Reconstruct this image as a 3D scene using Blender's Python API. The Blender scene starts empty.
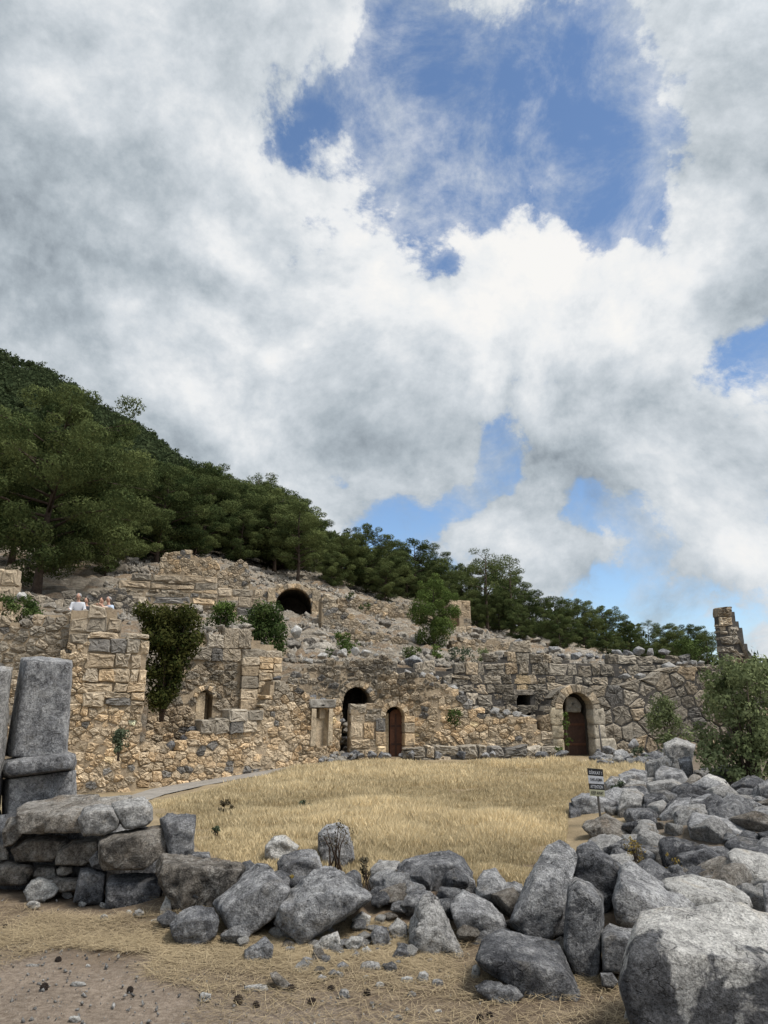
import bpy, bmesh, math, random
import numpy as np
from mathutils import Vector, Matrix
R = math.radians
random.seed(7)
S = bpy.context.scene
COL = S.collection

# ------------------------------------------------------------------ camera model (photo measurements)
F, CX, CY, PIT, EYE = 745.0, 384.0, 512.0, R(15.0), 1.6
CP, SP = math.cos(PIT), math.sin(PIT)
def ray(px, py):
    dx = (px - CX) / F; dy = (CY - py) / F
    return dx, CP - dy * SP, SP + dy * CP
def at(px, py, Y):
    d = ray(px, py); k = Y / d[1]
    return np.array((d[0] * k, Y, EYE + d[2] * k))
def z_of(py, Y):
    d = ray(CX, py); return EYE + d[2] / d[1] * Y

# ------------------------------------------------------------------ noise
def _h(ix, iy, iz, s):
    n = (ix.astype(np.uint32) * np.uint32(374761393) + iy.astype(np.uint32) * np.uint32(668265263)
         + iz.astype(np.uint32) * np.uint32(2246822519) + np.uint32((s * 3266489917) & 0xffffffff))
    n = (n ^ (n >> np.uint32(13))) * np.uint32(1274126177)
    n = (n ^ (n >> np.uint32(16))) * np.uint32(2654435769)
    n = n ^ (n >> np.uint32(15))
    return n.astype(np.float64) / 4294967295.0 * 2 - 1
def vnoise(p, s=0):
    p = np.asarray(p, float); i = np.floor(p).astype(np.int64); f = p - i
    u = f * f * (3 - 2 * f); r = 0
    with np.errstate(over='ignore'):
        for a in (0, 1):
            for b in (0, 1):
                for c in (0, 1):
                    w = (u[:, 0] if a else 1 - u[:, 0]) * (u[:, 1] if b else 1 - u[:, 1]) * (u[:, 2] if c else 1 - u[:, 2])
                    r = r + w * _h(i[:, 0] + a, i[:, 1] + b, i[:, 2] + c, s)
    return r
def fbm(p, s=0, o=4, g=.5):
    p = np.asarray(p, float); r = 0; a = 1; n = 0
    for k in range(o):
        r = r + a * vnoise(p * (2 ** k) + 17.3 * k, s + k); n += a; a *= g
    return r / n

# ------------------------------------------------------------------ object helpers
def tag(o, label=None, cat=None, group=None, kind=None):
    if label: o['label'] = label
    if cat: o['category'] = cat
    if group: o['group'] = group
    if kind: o['kind'] = kind
    return o
def wloc(o):
    l = o.location.copy()
    p = o.parent
    while p: l = l + p.location; p = p.parent
    return l
def put(o, parent):
    COL.objects.link(o)
    if parent:
        o.parent = parent; o.location = o.location - wloc(parent)
    return o
def mk(name, V, Fc, mat, parent=None, smooth=False, tint=None, base=True):
    V = np.asarray(V, float).reshape(-1, 3)
    if base: org = np.array((V[:, 0].mean(), V[:, 1].mean(), V[:, 2].min()))
    else: org = np.zeros(3)
    me = bpy.data.meshes.new(name)
    if isinstance(Fc, np.ndarray):
        n, k = Fc.shape
        me.vertices.add(len(V)); me.vertices.foreach_set('co', (V - org).astype(np.float32).ravel())
        me.loops.add(n * k); me.loops.foreach_set('vertex_index', Fc.astype(np.int32).ravel())
        me.polygons.add(n); me.polygons.foreach_set('loop_start', np.arange(0, n * k, k, dtype=np.int32))
        me.polygons.foreach_set('loop_total', np.full(n, k, dtype=np.int32)); me.update(calc_edges=True)
    else:
        me.from_pydata((V - org).tolist(), [], Fc); me.update()
    if smooth: me.polygons.foreach_set('use_smooth', np.ones(len(me.polygons), dtype=bool))
    if tint is not None:
        t = np.asarray(tint, float)
        if t.shape[1] == 3: t = np.c_[t, np.ones(len(t))]
        a = me.attributes.new('tint', 'FLOAT_COLOR', 'POINT'); a.data.foreach_set('color', t.astype(np.float32).ravel())
    if mat:
        for m in (mat if isinstance(mat, (list, tuple)) else [mat]): me.materials.append(m)
    o = bpy.data.objects.new(name, me); o.location = Vector(org.tolist())
    return put(o, parent)
def empty(name, loc):
    o = bpy.data.objects.new(name, None); o.location = Vector([float(c) for c in loc]); o.empty_display_size = .2
    return put(o, None)
def dup(o, loc=None, parent=None):
    c = o.copy(); COL.objects.link(c); c.parent = parent
    if loc is not None: c.location = Vector([float(q) for q in loc])
    for ch in list(o.children): dup(ch, None, c)
    return c
class MB:
    def __init__(s): s.V = []; s.F = []; s.T = []
    def add(s, V, Fc, t=None):
        n = len(s.V); s.V += [tuple(v) for v in V]; s.F += [tuple(i + n for i in f) for f in Fc]
        if t is not None: s.T += [tuple(t)] * len(V)
    def box(s, c, size, rz=0, t=None, j=0):
        V = []
        for z in (-.5, .5):
            for x, y in ((-.5, -.5), (.5, -.5), (.5, .5), (-.5, .5)):
                X, Y = x * size[0], y * size[1]
                V.append((c[0] + X * math.cos(rz) - Y * math.sin(rz) + random.uniform(-j, j),
                          c[1] + X * math.sin(rz) + Y * math.cos(rz) + random.uniform(-j, j), c[2] + z * size[2] + random.uniform(-j, j)))
        s.add(V, [(3, 2, 1, 0), (4, 5, 6, 7), (0, 1, 5, 4), (1, 2, 6, 5), (2, 3, 7, 6), (3, 0, 4, 7)], t)
    def tube(s, pts, rad, n=7, t=None):
        V = []; Fc = []
        pts = [Vector(p) for p in pts]
        for i, p in enumerate(pts):
            d = (pts[min(i + 1, len(pts) - 1)] - pts[max(i - 1, 0)]).normalized()
            a = d.orthogonal().normalized(); b = d.cross(a)
            for k in range(n):
                q = 2 * math.pi * k / n
                V.append(p + (a * math.cos(q) + b * math.sin(q)) * rad[i])
        for i in range(len(pts) - 1):
            for k in range(n):
                Fc.append((i * n + k, i * n + (k + 1) % n, (i + 1) * n + (k + 1) % n, (i + 1) * n + k))
        Fc.append(tuple(range(n))[::-1]); Fc.append(tuple((len(pts) - 1) * n + k for k in range(n)))
        s.add(V, Fc, t)
    def build(s, name, mat, parent=None, smooth=False):
        return mk(name, s.V, s.F, mat, parent, smooth, s.T if s.T else None)

# ------------------------------------------------------------------ materials
def newmat(name):
    m = bpy.data.materials.new(name); m.use_nodes = True; nt = m.node_tree; nt.nodes.clear()
    return m, nt
class N:
    def __init__(s, nt): s.nt = nt
    def n(s, t, **k):
        o = s.nt.nodes.new(t)
        for a, v in k.items():
            if a.startswith('_'): setattr(o, a[1:], v)
        return o
    def l(s, a, b): s.nt.links.new(a, b)
    def noise(s, vec, scale, detail=6, rough=.6, dist=0):
        o = s.n('ShaderNodeTexNoise'); o.inputs['Scale'].default_value = scale; o.inputs['Detail'].default_value = detail
        o.inputs['Roughness'].default_value = rough; o.inputs['Distortion'].default_value = dist
        if vec is not None: s.l(vec, o.inputs['Vector'])
        return o.outputs['Fac']
    def ramp(s, fac, stops, interp='LINEAR'):
        o = s.n('ShaderNodeValToRGB'); e = o.color_ramp.elements; o.color_ramp.interpolation = interp
        while len(e) < len(stops): e.new(.5)
        for i, (p, c) in enumerate(stops):
            e[i].position = p; e[i].color = (c[0], c[1], c[2], 1) if hasattr(c, '__len__') else (c, c, c, 1)
        s.l(fac, o.inputs['Fac']); return o.outputs['Color']
    def mix(s, fac, a, b, mode='MIX'):
        o = s.n('ShaderNodeMix'); o.data_type = 'RGBA'; o.blend_type = mode
        for v, i in ((fac, 0), (a, 6), (b, 7)):
            if hasattr(v, 'is_linked') or hasattr(v, 'links'): s.l(v, o.inputs[i])
            elif i == 0: o.inputs[0].default_value = v
            else: o.inputs[i].default_value = (v[0], v[1], v[2], 1)
        return o.outputs[2]
    def math(s, op, a, b=None, clamp=False):
        o = s.n('ShaderNodeMath'); o.operation = op; o.use_clamp = clamp
        for v, i in ((a, 0), (b, 1)):
            if v is None: continue
            if hasattr(v, 'links'): s.l(v, o.inputs[i])
            else: o.inputs[i].default_value = v
        return o.outputs[0]
    def maprange(s, v, a, b, c=0., d=1., smooth=True):
        o = s.n('ShaderNodeMapRange'); o.interpolation_type = 'SMOOTHSTEP' if smooth else 'LINEAR'
        s.l(v, o.inputs[0])
        for i, q in enumerate((a, b, c, d)): o.inputs[i + 1].default_value = q
        return o.outputs[0]
    def bump(s, h, strength=.5, dist=.02, nrm=None):
        o = s.n('ShaderNodeBump'); o.inputs['Strength'].default_value = strength; o.inputs['Distance'].default_value = dist
        s.l(h, o.inputs['Height'])
        if nrm is not None: s.l(nrm, o.inputs['Normal'])
        return o.outputs[0]
    def out(s, col, rough=.9, nrm=None, metallic=0, spec=.25):
        b = s.n('ShaderNodeBsdfPrincipled'); o = s.n('ShaderNodeOutputMaterial')
        if hasattr(col, 'links'): s.l(col, b.inputs['Base Color'])
        else: b.inputs['Base Color'].default_value = (*col, 1)
        if hasattr(rough, 'links'): s.l(rough, b.inputs['Roughness'])
        else: b.inputs['Roughness'].default_value = rough
        b.inputs['Metallic'].default_value = metallic; b.inputs['Specular IOR Level'].default_value = spec
        if nrm is not None: s.l(nrm, b.inputs['Normal'])
        s.l(b.outputs[0], o.inputs[0]); return b

def rock_mat(name, dark, mid, light, warm, lich=.55, lo=.40, hi=.66, sc=1.0, stain=0):
    m, nt = newmat(name); q = N(nt)
    tc = q.n('ShaderNodeTexCoord'); oi = q.n('ShaderNodeObjectInfo')
    add = q.n('ShaderNodeVectorMath'); add.operation = 'MULTIPLY_ADD'
    q.l(oi.outputs['Random'], add.inputs[0]); add.inputs[1].default_value = (37, 53, 71); q.l(tc.outputs['Object'], add.inputs[2])
    v = add.outputs[0]
    n1 = q.noise(v, 2.2 * sc, 9, .72, .6); n2 = q.noise(v, 9 * sc, 8, .75, .3); n3 = q.noise(v, 55 * sc, 5, .7)
    nm = q.math('ADD', q.math('MULTIPLY', n1, .62), q.math('MULTIPLY', n2, .38))
    rnd = q.math('ADD', nm, q.math('MULTIPLY', q.math('SUBTRACT', oi.outputs['Random'], .5), .10))
    base = q.ramp(rnd, [(lo, dark), (lo + (hi - lo) * .45, mid), (hi, light)])
    so_ = q.n('ShaderNodeSeparateXYZ'); q.l(tc.outputs['Object'], so_.inputs[0]); zc = so_.outputs[2]
    # chalky lichen patches
    lm = q.maprange(q.math('ADD', q.noise(v, 5.5 * sc, 10, .8, 1.2), q.math('MULTIPLY', n3, .12)), lich, lich + .10)
    base = q.mix(q.math('MULTIPLY', lm, .55), base, light)
    wm = q.maprange(q.noise(v, 3.1 * sc, 5, .6), .56, .72)
    base = q.mix(q.math('MULTIPLY', wm, .6), base, warm)
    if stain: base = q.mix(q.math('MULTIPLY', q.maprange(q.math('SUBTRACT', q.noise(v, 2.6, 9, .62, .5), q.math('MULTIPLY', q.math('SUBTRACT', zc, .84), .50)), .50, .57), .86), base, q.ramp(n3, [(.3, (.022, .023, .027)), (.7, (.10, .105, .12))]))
    # pits and cracks
    sp = q.maprange(q.noise(v, 75 * sc, 4, .65), .32, .56, .52, 1.12)
    base = q.mix(1.0, base, sp, 'MULTIPLY')
    base = q.mix(1.0, base, q.maprange(q.noise(v, 19 * sc, 7, .75, .5), .34, .64, .62, 1.30), 'MULTIPLY')
    vo = q.n('ShaderNodeTexVoronoi'); vo.feature = 'DISTANCE_TO_EDGE'; vo.inputs['Scale'].default_value = 3.0 * sc
    w = q.n('ShaderNodeVectorMath'); w.operation = 'MULTIPLY_ADD'
    no = q.n('ShaderNodeTexNoise'); no.inputs['Scale'].default_value = 4 * sc; no.inputs['Detail'].default_value = 6; q.l(v, no.inputs['Vector'])
    q.l(no.outputs['Color'], w.inputs[0]); w.inputs[1].default_value = (.5, .5, .5); q.l(v, w.inputs[2]); q.l(w.outputs[0], vo.inputs['Vector'])
    cr = q.maprange(vo.outputs['Distance'], 0.0, .018, 0, 1)
    crm = q.math('MAXIMUM', cr, q.maprange(n1, .42, .52))
    base = q.mix(1.0, base, q.maprange(crm, 0, 1, .55, 1.0), 'MULTIPLY')
    h = q.math('ADD', q.math('ADD', q.math('MULTIPLY', n2, .9), q.math('MULTIPLY', n3, .35)), q.math('MULTIPLY', crm, .25))
    q.out(base, .93, q.bump(h, 1.0, .075 / sc), spec=.15)
    return m
M = {}
M['grey'] = rock_mat('grey_limestone', (.090, .091, .096), (.235, .236, .240), (.48, .477, .47), (.25, .225, .19), .54, .40, .64)
M['dark'] = rock_mat('dark_limestone', (.050, .051, .056), (.135, .137, .144), (.37, .368, .365), (.18, .165, .14), .57, .40, .66)
M['pale'] = rock_mat('pale_limestone', (.10, .10, .103), (.25, .245, .235), (.44, .43, .41), (.32, .275, .21), .50, .36, .62)
M['brown'] = rock_mat('brown_limestone', (.060, .055, .050), (.185, .165, .14), (.40, .38, .345), (.22, .17, .12), .57, .37, .66)
M['pale_stained'] = rock_mat('stained_pale_limestone', (.13, .13, .135), (.33, .32, .305), (.58, .565, .53), (.40, .34, .25), .50, .34, .60, 1.0, 1)
M['white'] = rock_mat('white_limestone', (.17, .166, .16), (.34, .33, .31), (.54, .53, .50), (.42, .36, .27), .5, .30, .58)
M['ochre'] = rock_mat('lichen_limestone', (.07, .07, .075), (.17, .165, .16), (.33, .32, .29), (.42, .25, .06), .60, .38, .66)
M['hill'] = rock_mat('hill_rock', (.12, .113, .10), (.28, .255, .215), (.46, .42, .36), (.38, .29, .19), .53, .36, .64, .8)

def masonry_mat(name, rough_amt=.9):
    m, nt = newmat(name); q = N(nt)
    tc = q.n('ShaderNodeNewGeometry'); v = tc.outputs['Position']
    at_ = q.n('ShaderNodeAttribute'); at_.attribute_name = 'tint'
    n1 = q.noise(v, 1.3, 7, .7, .5); n2 = q.noise(v, 7, 8, .75, .4); n3 = q.noise(v, 32, 5, .7)
    b = q.mix(1.0, at_.outputs['Color'], q.ramp(n2, [(.28, (.50, .49, .48)), (.5, (.95, .95, .95)), (.72, (1.45, 1.45, 1.42))]), 'MULTIPLY')
    b = q.mix(q.math('MULTIPLY', q.maprange(n1, .54, .72), .32), b, (.15, .145, .135))
    b = q.mix(q.math('MULTIPLY', q.maprange(q.noise(v, 2.4, 8, .75), .56, .66), .30), b, (.38, .355, .31))
    b = q.mix(1.0, b, q.maprange(n3, .30, .48, .72, 1.08), 'MULTIPLY')
    h = q.math('ADD', n2, q.math('MULTIPLY', n3, .4))
    q.out(b, .95, q.bump(h, .9, .06), spec=.1)
    return m
M['masonry'] = masonry_mat('weathered_masonry')

def simple_noise_mat(name, c1, c2, sc=6, bump=.4, rough=.9, metallic=0, dist=.02):
    m, nt = newmat(name); q = N(nt); tc = q.n('ShaderNodeTexCoord'); v = tc.outputs['Object']
    n1 = q.noise(v, sc, 8, .7, .4); n2 = q.noise(v, sc * 6, 4, .6)
    c = q.ramp(q.math('ADD', q.math('MULTIPLY', n1, .7), q.math('MULTIPLY', n2, .3)), [(.36, c1), (.64, c2)])
    q.out(c, rough, q.bump(n2, bump, dist), metallic); return m
M['mortar'] = simple_noise_mat('earth_mortar', (.21, .165, .115), (.40, .32, .22), 3, .8)
M['mortar_dark'] = simple_noise_mat('dark_earth_joint', (.045, .042, .038), (.11, .10, .088), 3, .8)
M['rust'] = simple_noise_mat('rusty_iron', (.060, .030, .020), (.19, .085, .048), 2.5, .2, .75)
M['rust_dark'] = simple_noise_mat('dark_rusty_iron', (.040, .024, .018), (.10, .055, .038), 2.0, .2, .75)
M['bark'] = simple_noise_mat('pine_bark', (.035, .026, .02), (.11, .08, .06), 5, .8)
M['black_paint'] = simple_noise_mat('black_sign_paint', (.012, .012, .013), (.022, .022, .024), 9, .05, .5)
M['white_paint'] = simple_noise_mat('white_sign_paint', (.42, .43, .46), (.54, .55, .57), 7, .05, .5)
M['cream_paint'] = simple_noise_mat('cream_sign_paint', (.33, .33, .22), (.43, .42, .30), 7, .05, .5)
M['steel'] = simple_noise_mat('weathered_steel', (.05, .045, .042), (.13, .12, .11), 12, .1, .6, .3)
M['cone'] = simple_noise_mat('dark_cone', (.012, .009, .008), (.045, .032, .025), 40, .6)
M['skin'] = simple_noise_mat('skin', (.42, .24, .17), (.50, .30, .22), 12, .02, .6)
M['shirt_white'] = simple_noise_mat('white_cotton', (.48, .50, .54), (.60, .61, .64), 8, .1)
M['shirt_blue'] = simple_noise_mat('pale_blue_cotton', (.42, .50, .62), (.52, .60, .70), 8, .1)
M['shirt_dark'] = simple_noise_mat('dark_cotton', (.05, .05, .06), (.09, .09, .10), 8, .1)
M['shirt_peach'] = simple_noise_mat('peach_cotton', (.55, .42, .34), (.66, .52, .43), 8, .1)
M['trouser'] = simple_noise_mat('beige_cotton', (.16, .14, .11), (.22, .19, .15), 8, .1)
M['hair'] = simple_noise_mat('dark_hair', (.02, .014, .01), (.05, .035, .025), 30, .2)
M['hair_grey'] = simple_noise_mat('grey_hair', (.22, .21, .20), (.34, .33, .32), 30, .2)

def leaf_mat(name, c_lo, c_hi, trans=.25):
    m, nt = newmat(name); q = N(nt)
    a = q.n('ShaderNodeAttribute'); a.attribute_name = 'tint'
    oi = q.n('ShaderNodeObjectInfo')
    f = q.math('ADD', a.outputs['Fac'], q.math('MULTIPLY', q.math('SUBTRACT', oi.outputs['Random'], .5), .42))
    c = q.ramp(f, [(0, c_lo), (1, c_hi)])
    d = q.n('ShaderNodeBsdfDiffuse'); t = q.n('ShaderNodeBsdfTranslucent'); mx = q.n('ShaderNodeMixShader'); o = q.n('ShaderNodeOutputMaterial')
    q.l(c, d.inputs[0]); q.l(c, t.inputs[0]); mx.inputs[0].default_value = trans
    q.l(d.outputs[0], mx.inputs[1]); q.l(t.outputs[0], mx.inputs[2]); q.l(mx.outputs[0], o.inputs[0]); return m
M['pine'] = leaf_mat('pine_needles', (.028, .045, .018), (.140, .165, .062))
M['pine_light'] = leaf_mat('young_pine_needles', (.035, .065, .018), (.115, .155, .045))
M['forest'] = leaf_mat('forest_needles', (.022, .036, .018), (.066, .084, .040))
M['oak'] = leaf_mat('dark_shrub_leaves', (.030, .052, .018), (.10, .135, .045))
M['ivy'] = leaf_mat('ivy_leaves', (.022, .032, .010), (.105, .105, .034))
M['bright'] = leaf_mat('fresh_shrub_leaves', (.035, .065, .018), (.12, .165, .045))
M['olive'] = leaf_mat('olive_shrub_leaves', (.05, .068, .026), (.23, .265, .13), .3)
M['sage'] = leaf_mat('sage_leaves', (.04, .055, .035), (.12, .145, .09), .2)
M['thistle'] = leaf_mat('dry_thistle', (.035, .028, .018), (.20, .17, .11), .15)
M['yellowweed'] = leaf_mat('yellow_weed', (.14, .10, .03), (.42, .31, .09), .2)
M['straw'] = leaf_mat('dry_grass', (.34, .275, .16), (.86, .72, .46), .3)
M['straw_pale'] = leaf_mat('matted_straw', (.20, .155, .095), (.54, .44, .285), .2)

# ------------------------------------------------------------------ terrain
def seg_d(x, y, a, b):
    ax, ay = a; bx, by = b; dx, dy = bx - ax, by - ay
    t = np.clip(((x - ax) * dx + (y - ay) * dy) / (dx * dx + dy * dy), 0, 1)
    return np.hypot(x - ax - t * dx, y - ay - t * dy)
def sstep(a, b, x):
    t = np.clip((x - a) / (b - a), 0, 1); return t * t * (3 - 2 * t)
def gz(x, y):
    x = np.asarray(x, float); y = np.asarray(y, float)
    dip = -.48 * sstep(-1.0, -7.0, x) * sstep(12, 21, y)
    d = np.minimum(seg_d(x, y, (-1.5, 6.75), (.6, 6.7)), seg_d(x, y, (.6, 6.7), (2.2, 6.3)))
    mound = .16 * np.exp(-(d / .55) ** 2)
    d2 = np.minimum(seg_d(x, y, (4.2, 12), (6.8, 15.5)), seg_d(x, y, (4.5, 9.5), (5, 12)))
    pile = .30 * np.exp(-(d2 / 1.9) ** 2)
    return dip + mound + pile
def ground_hit(px, py):
    d = ray(px, py); Y = 3.0
    while Y < 60:
        z = EYE + d[2] / d[1] * Y
        if z <= float(gz(d[0] / d[1] * Y, Y)): break
        Y += .03
    return np.array((d[0] / d[1] * Y, Y, float(gz(d[0] / d[1] * Y, Y))))

def axis(parts):
    out = []
    for a, b, s in parts: out += list(np.arange(a, b, s))
    return out
xs = axis([(-6, 6.5, .11), (6.5, 20, .45)]) ; xs = sorted(set([-x for x in axis([(6, 22, .45)])] + xs + [20 * 1.5 ** k for k in range(1, 14)] + [-22 * 1.5 ** k for k in range(0, 14)]))
ys = axis([(-3, 2.5, .4), (2.5, 10, .10), (10, 34, .4)]) + [34 * 1.45 ** k for k in range(1, 13)] ; ys = [-4000, -800, -150, -40, -12] + ys
gx, gy = np.meshgrid(np.array(xs), np.array(ys))
gxf, gyf = gx.ravel(), gy.ravel()
nz = fbm(np.c_[gxf * 1.7, gyf * 1.7, 0 * gxf], 3, 4) * .028 + fbm(np.c_[gxf * 7, gyf * 7, 0 * gxf], 9, 3) * .014
nz *= (np.hypot(gxf, gyf) < 40)
GV = np.c_[gxf, gyf, gz(gxf, gyf) + nz]
nx, ny = len(xs), len(ys)
ii = (np.arange(ny - 1)[:, None] * nx + np.arange(nx - 1)[None, :]).ravel()
GF = np.c_[ii, ii + 1, ii + 1 + nx, ii + nx]
m, nt = newmat('ground_earth'); q = N(nt)
geo = q.n('ShaderNodeNewGeometry'); pos = geo.outputs['Position']
sx = q.n('ShaderNodeSeparateXYZ'); q.l(pos, sx.inputs[0])
wob = q.math('MULTIPLY', q.math('SUBTRACT', q.noise(pos, 1.1, 6, .65), .5), 1.5)
# gravel in the near left corner: below the line (-3.1,6.15)-(-.5,4.8)
dl = q.math('ADD', q.math('ADD', sx.outputs[1], q.math('MULTIPLY', sx.outputs[0], .50)), wob)
grav = q.maprange(dl, 4.25, 4.95, 1, 0)
gn = q.noise(pos, 22, 9, .8); gn2 = q.noise(pos, 90, 4, .7); gn3 = q.noise(pos, 2.2, 6, .7)
gravc = q.mix(1.0, q.ramp(gn, [(.3, (.11, .084, .062)), (.5, (.235, .188, .145)), (.72, (.40, .34, .275))]), q.ramp(gn3, [(.3, .75), (.7, 1.15)]), 'MULTIPLY')
soil = q.ramp(q.noise(pos, 5, 9, .75), [(.3, (.085, .062, .044)), (.5, (.165, .125, .088)), (.7, (.30, .24, .17))])
field = q.ramp(q.noise(pos, 1.4, 8, .7), [(.3, (.20, .155, .095)), (.7, (.36, .285, .18))])
c = q.mix(grav, soil, gravc)
c = q.mix(q.maprange(q.math('ADD', sx.outputs[1], wob), 8.2, 9.5), c, field)
pm = q.maprange(q.math('ADD', q.math('SUBTRACT', sx.outputs[0], q.math('MULTIPLY', sx.outputs[1], .27)), q.math('MULTIPLY', wob, .6)), .1, .9)
c = q.mix(q.math('MULTIPLY', pm, .85), c, q.ramp(gn, [(.3, (.06, .048, .038)), (.55, (.15, .125, .10)), (.75, (.30, .27, .235))]))
h = q.math('ADD', gn, q.math('MULTIPLY', gn2, .5))
q.out(c, .95, q.bump(h, .8, .03), spec=.1)
tag(mk('ground', GV, GF, m, None, True, base=False), kind='structure')

# hillside table: picture row of the slope at each distance, per picture column
YS = np.array([23, 30, 38, 46, 55, 65, 100, 200, 320.])
PXS = np.array([-400, -100, 0, 100, 200, 300, 400, 500, 600, 700, 800, 1200.])
PY = np.array([[652, 606, 570, 535, 500, 480, 430, 330, 270], [650, 609, 588, 560, 540, 525, 480, 388, 340],
    [648, 609, 592, 566, 550, 538, 500, 408, 372], [645, 612, 602, 567, 549, 541, 519, 446, 425],
    [652, 630, 611, 577, 559, 551, 533, 498, 484], [690, 664, 642, 614, 586, 570, 561, 549, 546],
    [690, 670, 652, 633, 611, 599, 592, 594, 598], [690, 677, 662, 649, 637, 630, 630, 642, 647],
    [690, 682, 669, 661, 655, 650, 654, 674, 682], [690, 686, 677, 672, 669, 668, 676, 691, 696],
    [690, 688, 682, 679, 677, 678, 686, 699, 703], [690, 689, 686, 683, 682, 684, 691, 703, 706.]])
TT = np.array([[(z_of(PY[i, j], YS[j]) - EYE) / YS[j] for j in range(len(YS))] for i in range(len(PXS))])
AS = np.array([(p - CX) / F / 1.0 for p in PXS])          # x/Y, close enough to the row's own ray
def hz(x, y):
    x = np.asarray(x, float); y = np.asarray(y, float); a = x / y
    out = np.zeros_like(a); cols = np.array([np.interp(y, YS, TT[i]) for i in range(len(PXS))])
    k = np.clip(np.searchsorted(AS, a) - 1, 0, len(AS) - 2)
    t = np.clip((a - AS[k]) / (AS[k + 1] - AS[k]), 0, 1); t = t * t * (3 - 2 * t) * .5 + t * .5
    idx = np.arange(a.size)
    out = cols[k, idx] * (1 - t) + cols[k + 1, idx] * t
    return EYE + y * out
def hz1(x, y): return float(hz(np.array([x]), np.array([y]))[0])
def y0(a): return np.interp(a, [(p - CX) / F for p in (-400, 150, 200, 285, 400, 600, 800, 1200)], [23, 23.4, 26.2, 29.3, 31.8, 33, 34, 36])
HOLES = []   # footprints removed from the hillside (vault interiors): (x0,x1,y0,y1)
def build_hill():
    av = np.linspace(-1.05, 1.1, 300)
    tv = np.concatenate([np.linspace(0, .5, 150), np.linspace(.5, 1, 70)[1:]])
    V = []
    A_, T_ = np.meshgrid(av, tv)
    Y0 = y0(A_); Yv = np.where(T_ < .5, Y0 + (66 - Y0) * T_ / .5, 66 * (330 / 66.) ** np.clip((T_ - .5) / .5, 0, 1))
    x = (A_ * Yv).ravel(); y = Yv.ravel()
    z = hz(x, y)
    near = sstep(85, 55, y) * sstep(0, 1.5, y - y0(A_.ravel()))
    P = np.c_[x, y, z]
    led = fbm(np.c_[x * .35, y * .5, z * 0], 21, 4)
    step = np.round((z + led * 1.5) / .85) * .85 - led * 1.5
    z = z + near * ((step - z) * .55 + fbm(np.c_[x * 1.3, y * 1.3, z], 5, 4) * .45)
    V = np.c_[x, y, z]
    n, r = len(av), len(tv)
    i = (np.arange(r - 1)[:, None] * n + np.arange(n - 1)[None, :]).ravel()
    Fc = np.c_[i, i + 1, i + 1 + n, i + n]
    c = V[Fc].mean(1); keep = np.ones(len(Fc), bool)
    for (xa, xb, ya, yb) in HOLES: keep &= ~((c[:, 0] > xa) & (c[:, 0] < xb) & (c[:, 1] > ya) & (c[:, 1] < yb))
    for (xa, xb, ya, yb, zt_) in HOLES_: keep &= ~((c[:, 0] > xa) & (c[:, 0] < xb) & (c[:, 1] > ya) & (c[:, 1] < yb) & (c[:, 2] < zt_))
    Fc = Fc[keep]
    sk = V[:n].copy(); sk[:, 2] = -1.5; k = len(V)
    V = np.r_[V, sk]
    s = np.array([(j + k, j + 1 + k, j + 1, j) for j in range(n - 1)])
    cs = V[s].mean(1); ks = np.ones(len(s), bool)
    for (xa, xb, ya, yb, zt_) in HOLES_: ks &= ~((cs[:, 0] > xa) & (cs[:, 0] < xb) & (cs[:, 1] > ya) & (cs[:, 1] < yb))
    Fc = np.r_[Fc, s[ks]]
    m, nt = newmat('rocky_hillside'); q = N(nt)
    geo = q.n('ShaderNodeNewGeometry'); pos = geo.outputs['Position']
    sp = q.n('ShaderNodeMapping'); sp.inputs['Scale'].default_value = (.6, .6, 2.2); q.l(pos, sp.inputs[0])
    n1 = q.noise(sp.outputs[0], .55, 9, .75, .8); n2 = q.noise(sp.outputs[0], 2.4, 9, .78, .5); n3 = q.noise(pos, 9, 6, .75)
    rock = q.ramp(q.math('ADD', q.math('MULTIPLY', n2, .6), q.math('MULTIPLY', n3, .4)), [(.34, (.11, .10, .087)), (.5, (.31, .27, .215)), (.64, (.50, .45, .37))])
    earth = q.ramp(n3, [(.3, (.17, .125, .085)), (.7, (.40, .305, .21))])
    c = q.mix(q.maprange(n1, .47, .58), rock, earth)
    sy = q.n('ShaderNodeSeparateXYZ'); q.l(pos, sy.inputs[0])
    scrub = q.ramp(n2, [(.35, (.03, .035, .015)), (.65, (.09, .085, .045))])
    c = q.mix(q.maprange(q.math('ADD', sy.outputs[1], q.math('MULTIPLY', n1, 20)), 70, 84), c, scrub)
    q.out(c, .95, q.bump(q.math('ADD', n2, q.math('MULTIPLY', n3, .5)), 1.0, .25), spec=.1)
    tag(mk('hillside', V, Fc, m, None, True, base=False), kind='structure')

# ------------------------------------------------------------------ rocks
def remesh(bm, voxel, fine=True):
    me = bpy.data.meshes.new('tmp'); bm.to_mesh(me); bm.free()
    o = bpy.data.objects.new('tmp', me); COL.objects.link(o)
    md = o.modifiers.new('r', 'REMESH'); md.mode = 'SHARP'; md.octree_depth = 5 if fine else 4; md.scale = .92; md.sharpness = 1.0; md.use_remove_disconnected = True
    dg = bpy.context.evaluated_depsgraph_get(); ev = o.evaluated_get(dg); em = ev.to_mesh()
    V = np.empty(len(em.vertices) * 3); em.vertices.foreach_get('co', V); V = V.reshape(-1, 3)
    Fc = [tuple(p.vertices) for p in em.polygons]
    E = np.empty(len(em.edges) * 2, dtype=np.int32); em.edges.foreach_get('vertices', E); E = E.reshape(-1, 2)
    ev.to_mesh_clear(); bpy.data.objects.remove(o); bpy.data.meshes.remove(me)
    return V, Fc, E
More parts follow.
